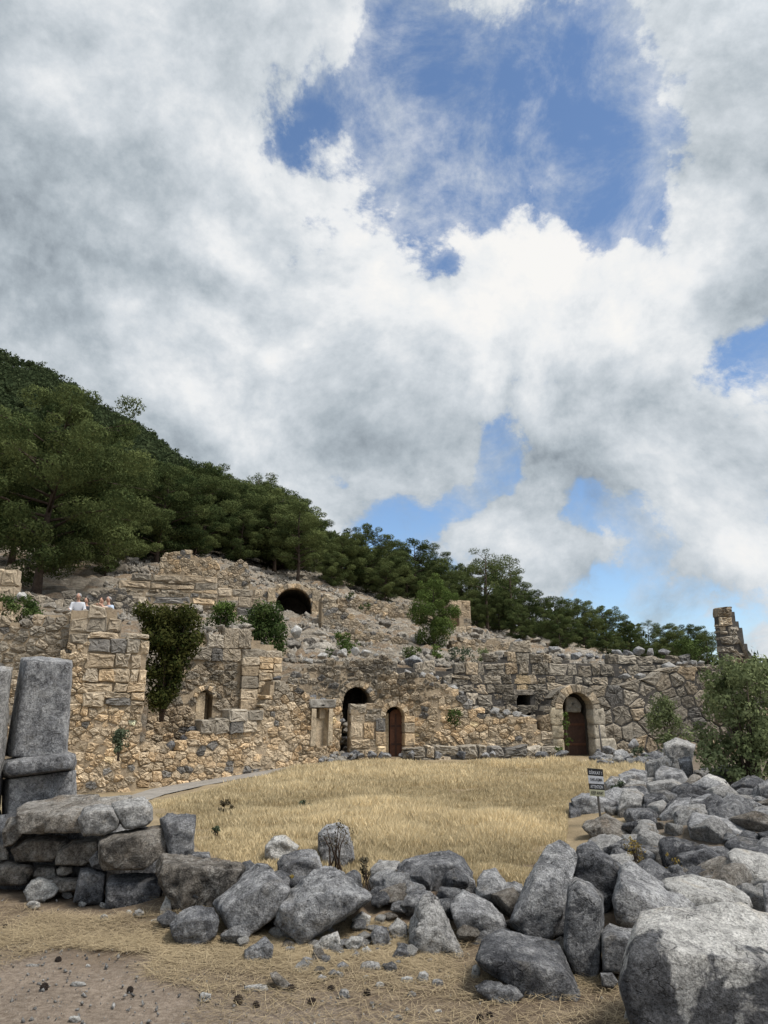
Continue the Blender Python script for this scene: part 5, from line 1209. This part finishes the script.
# density falls with distance, so that blades stay about as fine as the picture can show
px = rg.uniform(120, 690, 620000); w_ = rg.rand(620000); Y = 1 / (1 / 7.2 + w_ * (1 / 29. - 1 / 7.2)); x = (px - CX) / F / 1.06 * Y
def inpoly_np(x, y, P):
    r = np.zeros(len(x), bool); j = len(P) - 1
    for i in range(len(P)):
        xi, yi = P[i]; xj, yj = P[j]; r ^= ((yi > y) != (yj > y)) & (x < (xj - xi) * (y - yi) / (yj - yi + 1e-12) + xi); j = i
    return r
ok = inpoly_np(x, Y, FP); x, Y = x[ok], Y[ok]
pat = fbm(np.c_[x * .55, Y * .55, 0 * x], 31, 4); pat2 = fbm(np.c_[x * 2.6, Y * 2.6, 0 * x], 37, 3)
ok = rg.rand(len(x)) < np.clip(.78 + pat2 * 1.5 + pat * .6, .10, 1); x, Y, pat, pat2 = x[ok], Y[ok], pat[ok], pat2[ok]
ed = np.full(len(x), 9.)
for i in range(len(FP)): ed = np.minimum(ed, seg_d(x, Y, FP[i], FP[(i + 1) % len(FP)]))
h = np.clip(.135 + pat * .17 + pat2 * .06, .035, .42) * rg.uniform(.5, 1.3, len(x)) * np.where(Y > 20, 1, (.35 + .65 * sstep(0, 1.0, ed)))
tint = np.clip(.56 + pat * .75 + pat2 * .30 + rg.normal(0, .15, len(x)), 0, 1)
blades('dry_grass', x, Y, h, .0010 + .00034 * Y, rg.uniform(.05, .5, len(x)), 'straw', tint, rg, 'dry yellow grass covering the field between the rubble row and the walls')
# matted straw before the row
n = 330000; x = rg.uniform(-5.2, 2.6, n); y = rg.uniform(4.0, 8.0, n); g = y + .5 * x
m_ = fbm(np.c_[x * 1.2, y * 1.2, 0 * x], 41, 4); row = 6.7 - .32 * np.maximum(x + 2.0, 0) + .55 * np.maximum(-x - 2.2, 0)
ok = (g > 4.45 + m_ * .9) & (rg.rand(n) < np.clip(.5 + m_ * 1.9 - .18 * sstep(-.5, 1.5, x), .10, 1)) & (y < row + .12 - .35 * (x < -1.8)); x, y, m_ = x[ok], y[ok], m_[ok]
n = len(x); a = rg.uniform(0, 6.28, n); L = rg.uniform(.05, .19, n); el = np.abs(rg.normal(0, .13, n)); zz = gz(x, y) + rg.uniform(.0, .022, n) + .008
dx, dy = np.cos(a) * L, np.sin(a) * L; wx, wy = -np.sin(a) * .0017, np.cos(a) * .0017; dz = np.sin(el) * L
V = np.stack([np.c_[x - wx, y - wy, zz], np.c_[x + wx, y + wy, zz], np.c_[x + dx + wx * .4, y + dy + wy * .4, zz + dz * .6], np.c_[x + dx - wx * .4, y + dy - wy * .4, zz + dz * .6]], 1).reshape(-1, 3)
T = np.repeat(np.clip(.5 + m_ * .6 + rg.normal(0, .2, n), 0, 1), 4)
tag(mk('matted_straw', V, np.arange(4 * n).reshape(-1, 4), M['straw_pale'], None, False, np.c_[T, T, T], base=False), 'matted dry straw lying on the earth before the rubble row', 'grass', kind='stuff')
# path along the yellow wall
pth = [(128, 797), (150, 790), (200, 781), (250, 772), (300, 765), (345, 759), (350, 764), (300, 771), (250, 778), (205, 786), (165, 795), (135, 806)]
PV = [ground_hit(*p) + np.array((0, 0, .02)) for p in pth]
bm = bmesh.new(); vs = [bm.verts.new(p) for p in PV]; h_ = len(vs) // 2
for i in range(h_ - 1): bm.faces.new((vs[i], vs[i + 1], vs[-2 - i], vs[-1 - i]))
me = bpy.data.meshes.new('path'); bm.normal_update(); bm.to_mesh(me); me.materials.append(simple_noise_mat('pale_gravel_path', (.17, .155, .135), (.33, .305, .27), 4, .6)); po = bpy.data.objects.new('path', me); COL.objects.link(po); tag(po, kind='structure')
# pine cones and a stick
for k, (px, py) in enumerate([(5, 930), (44, 991), (58, 963), (154, 936), (202, 999), (238, 1005), (256, 1010), (312, 1007), (331, 993), (367, 997), (480, 1021), (130, 993), (490, 1019), (291, 993)]):
    p = ground_hit(px, py); s = random.uniform(.014, .023); rgc = np.random.RandomState(k + 40); V, Fc = [], []
    mb = MB()
    for r_ in range(7):
        f = r_ / 6; rad = s * math.sin(.35 + 2.6 * f) * 1.0; nn = 7
        for j in range(nn):
            a = 6.28 * (j + .5 * (r_ % 2)) / nn; c = (math.cos(a) * rad, math.sin(a) * rad, s * 1.6 * (f - .5))
            o_ = (math.cos(a) * (rad + s * .45), math.sin(a) * (rad + s * .45), s * 1.6 * (f - .5) + s * .25); tx, ty = -math.sin(a) * s * .4, math.cos(a) * s * .4
            mb.add([(c[0] * .3, c[1] * .3, c[2] - s * .2), (c[0] + tx, c[1] + ty, c[2]), o_, (c[0] - tx, c[1] - ty, c[2]), (c[0] * .3, c[1] * .3, c[2] + s * .3)], [(0, 1, 2, 3), (4, 3, 2, 1), (0, 4, 1), (0, 3, 4)])
    rot = Matrix.Rotation(1.3, 4, 'X') if k % 3 else Matrix.Rotation(.5, 4, 'Y'); mb.V = [tuple(rot @ Vector(v) + Vector((p[0], p[1], p[2] + s * .8))) for v in mb.V]
    tag(mb.build('pine_cone', M['cone']), 'small dark open pine cone lying on the dry ground in front', 'pine cone', 'dark pine cones on the ground')
px_rock('long narrow grey stone lying aslant in the straw below the central boulder', [(270, 973), (276, 971), (295, 988), (293, 994), (286, 993), (272, 980)], 'brown', None, None, name='loose_stone', cat='stone', res=16)
mb = MB(); p0 = at(603, 762, 27.6); p0[2] = 0; p1 = at(599, 725, 27.8); mb.tube([tuple(p0), tuple((p0 + p1) / 2), tuple(p1)], [.03, .03, .028], 8)
tag(mb.build('post', M['steel'], None, True), 'thin dark post standing right of the tall arched doorway', 'post')

# ------------------------------------------------------------------ standing pillars at the left
def pillar_piece(name, front, outl, Y, T, mat, parent, seed, rough=.35, res=30):
    pts = [at(*p, Y) for p in front] + [at(*p, Y + T * .55) for p in outl] + [at(p[0], p[1], Y + T) for p in outl]
    V, Fc = hull_shape(pts, seed, rough * 1.6, res, 1, 0); return mk(name, V, Fc, M[mat], parent, True)
pc = at(40, 812, 8.6)
root = empty('stone_pillar', pc)
pillar_piece('shaft', [(27, 660), (71, 663), (65, 757), (13, 757)], [(21, 658), (40, 656.5), (72, 660), (73, 664), (67, 757), (5, 756)], 8.6, .5, 'shaft' if 'shaft' in M else 'grey', root, 501, .28, 40)
pillar_piece('torus', [(10, 763), (20, 760), (66, 756), (72, 761), (70, 769), (12, 776), (6, 772)], [(-2, 769), (3, 760), (18, 756), (66, 751), (75, 754), (77, 762), (74, 771), (10, 780), (0, 777)], 8.35, .75, 'grey', root, 502, .3)
pillar_piece('plinth', [(10, 779), (72, 771), (74, 822), (8, 826)], [(2, 779), (40, 773), (76, 770), (77, 822), (2, 828)], 8.5, .6, 'grey', root, 503, .3)
pillar_piece('foot', [(6, 822), (76, 818), (80, 885), (2, 888)], [(0, 820), (80, 817), (84, 885), (-4, 890)], 8.55, .6, 'brown', root, 504, .4)
tag(root, 'tapering grey stone pillar stump on a rounded moulding behind the low wall', 'pillar')
pc = at(-10, 812, 8.4); root = empty('stone_pillar', pc)
pillar_piece('shaft', [(-45, 668), (10, 668), (1, 745), (-5, 812), (-60, 812)], [(-45, 666), (-10, 665), (13, 667), (12, 676), (4, 745), (0, 812), (-62, 812)], 8.4, .5, 'pale', root, 505, .4, 36)
pillar_piece('foot', [(-60, 812), (-2, 812), (-2, 892), (-62, 894)], [(-64, 810), (1, 810), (1, 892), (-64, 896)], 8.4, .6, 'brown', root, 506, .4)
tag(root, 'pale pillar stump cut off by the left edge of the photo', 'pillar')

# ------------------------------------------------------------------ warning sign
ys_ = 10.72; tl, tr_, bl, br_ = at(587.3, 768, ys_), at(602.8, 769.3, ys_), at(590.2, 795.8, ys_), at(605, 796.5, ys_)
root = empty('warning_sign', at(602, 838, ys_ - .0)); root.location.y = ys_ - .02
fr = [(0, .265, 'black_paint', 'DİKKAT !'), (.27, .55, 'white_paint', 'YAKLAŞMA'), (.555, .765, 'black_paint', 'ATTENTION'), (.77, 1., 'cream_paint', 'KEEP AWAY')]
ex = (tr_ - tl); 
for a, b, mt, tx in fr:
    q0, q1, q2, q3 = tl + (bl - tl) * a, tr_ + (br_ - tr_) * a, tr_ + (br_ - tr_) * b, tl + (bl - tl) * b
    V = [q3, q2, q1, q0]; V = [tuple(v) for v in V] + [tuple(v + np.array((0, .012, 0))) for v in V]
    pl = mk('sign_board', V, [(0, 1, 2, 3), (7, 6, 5, 4), (4, 5, 1, 0), (5, 6, 2, 1), (6, 7, 3, 2), (7, 4, 0, 3)], M[mt], root)
    cu = bpy.data.curves.new('lettering', 'FONT'); cu.body = tx; cu.align_x = 'CENTER'; cu.align_y = 'CENTER'; cu.size = 1; cu.extrude = .01; cu.offset = .012
    to = bpy.data.objects.new('tmp', cu); COL.objects.link(to); bpy.context.view_layer.update()
    me = bpy.data.meshes.new_from_object(to.evaluated_get(bpy.context.evaluated_depsgraph_get())); bpy.data.objects.remove(to)
    co = np.empty(len(me.vertices) * 3); me.vertices.foreach_get('co', co); co = co.reshape(-1, 3); ext = np.ptp(co[:, 0]), np.ptp(co[:, 1])
    W_, H_ = np.linalg.norm(q1 - q0) * .82, np.linalg.norm(q3 - q0) * .56
    co[:, 0] *= W_ / ext[0]; co[:, 1] = (co[:, 1] - co[:, 1].min() - ext[1] / 2) * H_ / ext[1]; c = (q0 + q1 + q2 + q3) / 4; ux = (q1 - q0) / np.linalg.norm(q1 - q0); uy = (q0 - q3) / np.linalg.norm(q0 - q3)
    P = c + co[:, :1] * ux + co[:, 1:2] * uy + np.array((0, -.004, 0)) - np.array((0, 1, 0)) * (co[:, 2:3] * .05)
    lt = mk('lettering', P, [tuple(p.vertices) for p in me.polygons], M['white_paint' if mt == 'black_paint' else 'black_paint'], pl)
p0, p1 = at(598.5, 797, ys_), at(603, 838, ys_); mb = MB(); mb.tube([tuple(at(596, 772, ys_) + (0, .035, 0)), tuple(p0 + (0, .02, 0)), tuple(p1 + (0, .02, 0)), tuple(p1 + (.02, .02, -.25))], [.016] * 4, 8); mb.build('post', M['steel'], root, True)
tag(root, 'warning sign of four black, white and cream boards on a thin leaning rod', 'sign')

# ------------------------------------------------------------------ people on the parapet
def skin(name, verts, edges, rad, mat, parent, sub=2):
    me = bpy.data.meshes.new(name); me.from_pydata([tuple(v) for v in verts], edges, []); o = bpy.data.objects.new(name, me); COL.objects.link(o)
    md = o.modifiers.new('s', 'SKIN'); s2 = o.modifiers.new('u', 'SUBSURF'); s2.levels = sub; s2.render_levels = sub
    for i, r in enumerate(rad):
        sv = me.skin_vertices[0].data[i]; sv.radius = r if isinstance(r, tuple) else (r, r); sv.use_root = i == 0
    m2 = bpy.data.meshes.new_from_object(o.evaluated_get(bpy.context.evaluated_depsgraph_get()))
    V = np.empty(len(m2.vertices) * 3); m2.vertices.foreach_get('co', V); Fc = [tuple(p.vertices) for p in m2.polygons]
    bpy.data.objects.remove(o); return mk(name, V.reshape(-1, 3), Fc, mat, parent, True)
def person(label, px, py_head, Y, shirt, hair, hands, facing=0., lean=.15, h=1.62):
    hp = at(px, py_head, Y); feet = hp[2] + .02 - h; root = empty('person', (hp[0], Y, feet)); root.rotation_euler.z = 0
    k = h / 1.72; ca, sa = math.cos(facing), math.sin(facing)
    def T(x, y, z): return (hp[0] + (x * ca - y * sa) * k, Y + (x * sa + y * ca) * k, feet + z * k)
    ly = lambda z: -lean * max(0, z - .95)          # leans towards the viewer over the parapet
    hx, hy, hz_ = hands
    V = [T(0, 0, .95), T(0, ly(1.15), 1.15), T(0, ly(1.38), 1.36), T(0, ly(1.48), 1.47), T(0, ly(1.54), 1.53), T(0, ly(1.58) - .01, 1.57), T(0, ly(1.6), 1.60)]
    E = [(0, 1), (1, 2), (2, 3), (3, 4), (4, 5), (5, 6)]; Rd = [(.14, .11), (.13, .10), (.15, .10), (.052, .052), (.05, .052), (.05, .055), (.045, .05)]
    for s in (-1, 1):
        n = len(V); V += [T(s * .19, ly(1.38), 1.39), T(s * .25, ly(1.2) - .08, 1.14), T(s * hx, hy, hz_), T(s * (hx - .03), hy - .09, hz_ + .01)]; E += [(2, n), (n, n + 1), (n + 1, n + 2), (n + 2, n + 3)]; Rd += [(.06, .06), (.045, .045), (.032, .03), (.04, .02)]
        n = len(V); V += [T(s * .10, 0, .86), T(s * .11, -.02, .48), T(s * .11, .02, .07), T(s * .12, -.14, .03)]; E += [(0, n), (n, n + 1), (n + 1, n + 2), (n + 2, n + 3)]; Rd += [(.085, .085), (.06, .06), (.045, .045), (.04, .03)]
    bd = skin('body', V, E, Rd, M['skin'], root); hc = np.array(T(0, ly(1.66), 1.655))
    bm = bmesh.new(); bm.from_mesh(bd.data); r_ = bmesh.ops.create_icosphere(bm, subdivisions=3, radius=1.0)
    for v_ in r_['verts']:
        c_ = v_.co.copy(); jaw = 1 - .28 * max(0, -c_.z); v_.co = Vector((hc - np.array(wloc(bd))).tolist()) + Vector((c_.x * .078 * jaw, c_.y * .096 * jaw, c_.z * .118))
    for f_ in bm.faces: f_.smooth = True
    bm.to_mesh(bd.data); bm.free()
    Vs = [V[0], V[1], V[2], T(0, ly(1.45), 1.445)]; Es = [(0, 1), (1, 2), (2, 3)]; Rs = [(.165, .135), (.155, .125), (.17, .12), (.075, .07)]
    for s in (0, 1):
        n = len(Vs); a = 7 + s * 8; Vs += [V[a], V[a + 1], tuple(np.array(V[a + 1]) * .45 + np.array(V[a + 2]) * .55)]; Es += [(2, n), (n, n + 1), (n + 1, n + 2)]; Rs += [(.08, .08), (.065, .065), (.055, .055)]
    skin('shirt', Vs, Es, Rs, M[shirt], root)
    Vt = [T(0, 0, .98), T(0, 0, .86)]; Et = [(0, 1)]; Rt = [(.155, .125), (.14, .12)]
    for s in (-1, 1):
        n = len(Vt); Vt += [T(s * .10, 0, .80), T(s * .11, -.02, .48), T(s * .11, .02, .12)]; Et += [(1, n), (n, n + 1), (n + 1, n + 2)]; Rt += [(.105, .105), (.08, .08), (.07, .07)]
    skin('trousers', Vt, Et, Rt, M['trouser'], root)
    hd = np.array(T(0, ly(1.66) + .012, 1.672)); bm = bmesh.new(); bmesh.ops.create_icosphere(bm, subdivisions=3, radius=.098)
    Vh = np.array([v.co for v in bm.verts]); Vh[:, 2] *= 1.08; Vh *= (1 + .03 * fbm(Vh * 30, 3, 2))[:, None]; Fh = [tuple(v.index for v in f.verts) for f in bm.faces if f.calc_center_median().z > -.02 + .7 * max(0, -f.calc_center_median().y - .02)]; bm.free()
    mk('hair', Vh + hd, Fh, M[hair], root, True)
    # face: eyes, nose, mouth
    for nm, off, r, mt in (('eye', (-.032, -.088, -.03), .011, 'hair'), ('eye', (.032, -.088, -.03), .011, 'hair'), ('nose', (0, -.105, -.055), .016, 'skin'), ('mouth', (0, -.09, -.092), .018, 'trouser')):
        bm = bmesh.new(); bmesh.ops.create_icosphere(bm, subdivisions=2, radius=r); Vv = np.array([v.co for v in bm.verts]); Ff = [tuple(v.index for v in f.verts) for f in bm.faces]; bm.free()
        if nm == 'mouth': Vv[:, 2] *= .35
        o3 = np.array((off[0] * ca - off[1] * sa, off[0] * sa + off[1] * ca, off[2])); mk(nm, Vv + hd + o3, Ff, M[mt], root, True)
    tag(root, label, 'person', 'visitors behind the parapet'); return root
person('person in a white shirt leaning on the left end of the parapet', 79, 596, 26.2, 'shirt_white', 'hair_grey', (.30, -.55, 1.12), .35, .25)
person('person in dark clothes standing behind the one in white', 87, 600, 27.2, 'shirt_dark', 'hair', (.24, -.3, 1.05), .1, .1)
person('dark haired person in a peach top with hands raised to the face', 103, 600, 26.3, 'shirt_peach', 'hair', (.07, -.28, 1.50), -.1, .12)
person('person in a pale blue shirt at the right end of the parapet', 111, 599, 26.5, 'shirt_blue', 'hair_grey', (.26, -.35, 1.1), -.6, .15)

# ------------------------------------------------------------------ sky, sun, camera
SUN_EL, SUN_AZ = R(58), R(114)      # azimuth from +Y towards +X: the sun stands high on the right, veiled by cloud
w = bpy.data.worlds.new('World'); S.world = w; w.use_nodes = True; nt = w.node_tree; nt.nodes.clear(); q = N(nt)
sky = q.n('ShaderNodeTexSky'); sky.sky_type = 'NISHITA'; sky.sun_disc = False; sky.sun_elevation = SUN_EL; sky.sun_rotation = SUN_AZ; sky.altitude = 700; sky.air_density = 1.0; sky.dust_density = .6; sky.ozone_density = 1.6
tc = q.n('ShaderNodeTexCoord'); Dv = tc.outputs['Generated']
sep = q.n('ShaderNodeSeparateXYZ'); q.l(Dv, sep.inputs[0])
sm_ = q.n('ShaderNodeMapping'); sm_.inputs['Scale'].default_value = (1.0, 1.0, 1.15); q.l(Dv, sm_.inputs[0]); Pc = sm_.outputs[0]
def dirn(px, py):
    d = np.array(ray(px, py)); return d / np.linalg.norm(d)
wp = q.n('ShaderNodeTexNoise'); wp.inputs['Scale'].default_value = 5.0; wp.inputs['Detail'].default_value = 4; q.l(Dv, wp.inputs['Vector'])
wv = q.n('ShaderNodeVectorMath'); wv.operation = 'MULTIPLY_ADD'; q.l(wp.outputs['Color'], wv.inputs[0]); wv.inputs[1].default_value = (.26, .26, .26)
wo = q.n('ShaderNodeVectorMath'); wo.operation = 'ADD'; q.l(Dv, wo.inputs[0]); wo.inputs[1].default_value = (-.13, -.13, -.13); q.l(wo.outputs[0], wv.inputs[2])
Dw = wv.outputs[0]
def blobs(lst):
    acc = None
    for px, py, r, a in lst:
        d = q.n('ShaderNodeVectorMath'); d.operation = 'DISTANCE'; q.l(Dw, d.inputs[0]); d.inputs[1].default_value = dirn(px, py)
        v = q.maprange(d.outputs['Value'], r / F * .25, r / F, a, 0)
        acc = v if acc is None else q.math('ADD', acc, v)
    return acc
cover = blobs([
    (60, 120, 330, .50), (120, 330, 330, .55), (250, 60, 110, .22), (230, 300, 170, .40), (450, 340, 180, .50), (620, 340, 200, .55), (760, 110, 190, .50), (745, 290, 150, .40), (380, 430, 150, .30), (560, 500, 150, .42), (690, 470, 130, .35), (700, 545, 110, .20), (280, 480, 110, .30),
    (270, 130, 100, -.70), (235, 195, 70, -.45), (330, 255, 60, -.35), (600, 60, 90, -.35), (350, 60, 80, -.25), (350, 215, 90, -.40), (420, 150, 150, -.42), (520, 190, 140, -.50), (620, 150, 95, -.40), (620, 235, 100, -.55), (400, 40, 110, -.20), (540, 20, 90, -.20), (480, 70, 90, -.16), (540, 432, 75, -.85), (500, 450, 50, -.35), (405, 490, 95, -.62), (610, 528, 75, -.60), (690, 515, 60, -.35), (650, 600, 110, -.26), (465, 470, 60, -.35), (750, 580, 90, -.40), (560, 470, 70, .25),
    (735, 380, 75, -.62), (440, 530, 60, .2), (700, 230, 50, .1)])
def cl_noise(off=(0, 0, 0), det=13, puff=True):
    m_ = q.n('ShaderNodeMapping'); m_.inputs['Location'].default_value = off; q.l(Pc, m_.inputs[0])
    a = q.noise(m_.outputs[0], 3.0, det, .65, .2)
    vo = q.n('ShaderNodeTexVoronoi'); vo.feature = 'F1'; vo.normalize = True; vo.inputs['Scale'].default_value = 9.0; vo.inputs['Detail'].default_value = min(det, 3); vo.inputs['Roughness'].default_value = .6
    mw = q.n('ShaderNodeVectorMath'); mw.operation = 'MULTIPLY_ADD'; nn_ = q.n('ShaderNodeTexNoise'); nn_.inputs['Scale'].default_value = 11; nn_.inputs['Detail'].default_value = 7; nn_.inputs['Roughness'].default_value = .65; q.l(m_.outputs[0], nn_.inputs['Vector'])
    q.l(nn_.outputs['Color'], mw.inputs[0]); mw.inputs[1].default_value = (.11, .11, .11); q.l(m_.outputs[0], mw.inputs[2]); q.l(mw.outputs[0], vo.inputs['Vector'])
    return q.math('ADD', q.math('MULTIPLY', a, .80), q.math('SUBTRACT', .21, q.math('MULTIPLY', vo.outputs['Distance'], .30)))
n0 = cl_noise(); s1 = cl_noise((.03, -.02, .05), 9)
wisp = q.noise(Pc, 6.5, 13, .68, .3)
cv = q.math('ADD', q.math('ADD', q.math('MULTIPLY', cover, .72), q.math('MULTIPLY', q.math('SUBTRACT', n0, .5), 3.3)), .30)
alpha = q.maprange(cv, .13, .40)
thin = q.math('MULTIPLY', q.maprange(q.math('ADD', cv, q.math('MULTIPLY', q.math('SUBTRACT', wisp, .5), 3.6)), -.40, 1.0), .80)
alpha = q.math('MAXIMUM', alpha, thin)
thick = q.maprange(cv, .35, 1.3)
lit = q.math('MULTIPLY', q.math('SUBTRACT', n0, s1), 2.1)
shade = blobs([(20, 60, 130, -.22), (30, 240, 170, -.16), (110, 190, 130, -.06), (60, 330, 150, -.12), (230, 320, 80, -.22), (225, 300, 50, -.12), (160, 410, 90, -.16), (180, 470, 60, -.2), (130, 130, 110, .10), (180, 240, 70, .14), (330, 270, 120, .22), (470, 300, 150, .28), (640, 290, 150, .20), (200, 385, 85, .40), (240, 260, 60, .16), (560, 320, 120, .12), (690, 250, 80, .18),
                (440, 440, 130, -.24), (560, 490, 120, -.20), (390, 400, 90, -.14), (330, 440, 90, -.12), (755, 290, 70, -.38), (740, 170, 100, -.16), (700, 520, 90, .04), (560, 450, 50, .16), (650, 420, 90, -.18), (640, 560, 150, -.12), (90, 20, 80, .2), (690, 60, 130, -.10)])
br = q.math('ADD', q.math('ADD', q.math('MULTIPLY', thick, -.06), q.math('MULTIPLY', shade, .85)), q.math('ADD', lit, q.math('MULTIPLY', q.math('SUBTRACT', n0, .5), .35)))
KC = .52
ccol = q.ramp(q.math('ADD', br, .56), [(p, tuple(KC * v for v in c)) for p, c in [(0.0, (.26, .305, .35)), (.28, (.46, .52, .57)), (.55, (.68, .73, .775)), (.80, (.90, .92, .935)), (1.0, (1.0, .99, .97))]])
# extra cloud glow added for fill around the veiled sun, unseen behind the viewer
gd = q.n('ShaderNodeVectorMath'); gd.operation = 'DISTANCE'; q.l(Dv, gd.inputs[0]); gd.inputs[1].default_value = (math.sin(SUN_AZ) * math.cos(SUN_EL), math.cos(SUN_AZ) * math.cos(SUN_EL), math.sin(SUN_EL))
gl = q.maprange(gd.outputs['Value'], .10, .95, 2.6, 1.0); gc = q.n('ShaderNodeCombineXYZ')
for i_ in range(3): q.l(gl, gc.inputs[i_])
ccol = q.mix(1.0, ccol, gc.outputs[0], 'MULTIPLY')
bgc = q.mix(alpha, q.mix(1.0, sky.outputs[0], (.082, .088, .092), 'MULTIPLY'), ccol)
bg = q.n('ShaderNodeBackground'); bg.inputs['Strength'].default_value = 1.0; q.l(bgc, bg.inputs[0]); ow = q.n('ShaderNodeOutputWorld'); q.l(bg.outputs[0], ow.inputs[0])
w.cycles.sampling_method = 'MANUAL'; w.cycles.sample_map_resolution = 512
sl = bpy.data.lights.new('sun', 'SUN'); sl.energy = 2.3; sl.angle = R(16); sl.color = (1, .94, .86); so = bpy.data.objects.new('sun', sl); COL.objects.link(so)
sd = Vector((math.sin(SUN_AZ) * math.cos(SUN_EL), math.cos(SUN_AZ) * math.cos(SUN_EL), math.sin(SUN_EL))); so.rotation_euler = sd.to_track_quat('Z', 'Y').to_euler()
cam = bpy.data.cameras.new('camera'); co_ = bpy.data.objects.new('camera', cam); COL.objects.link(co_); cam.sensor_fit = 'VERTICAL'; cam.sensor_height = 24; cam.lens = F / 1024 * 24
co_.location = (0, 0, EYE); co_.rotation_euler = (R(90) + PIT, 0, 0); cam.clip_end = 20000; cam.clip_start = .05; S.camera = co_
S.view_settings.view_transform = 'Standard'; S.view_settings.look = 'None'; S.view_settings.exposure = 0.85; S.view_settings.gamma = 1
S.render.engine = 'CYCLES'; S.cycles.max_bounces = 5; S.cycles.diffuse_bounces = 3; S.cycles.glossy_bounces = 2; S.cycles.transmission_bounces = 2; S.cycles.caustics_reflective = False
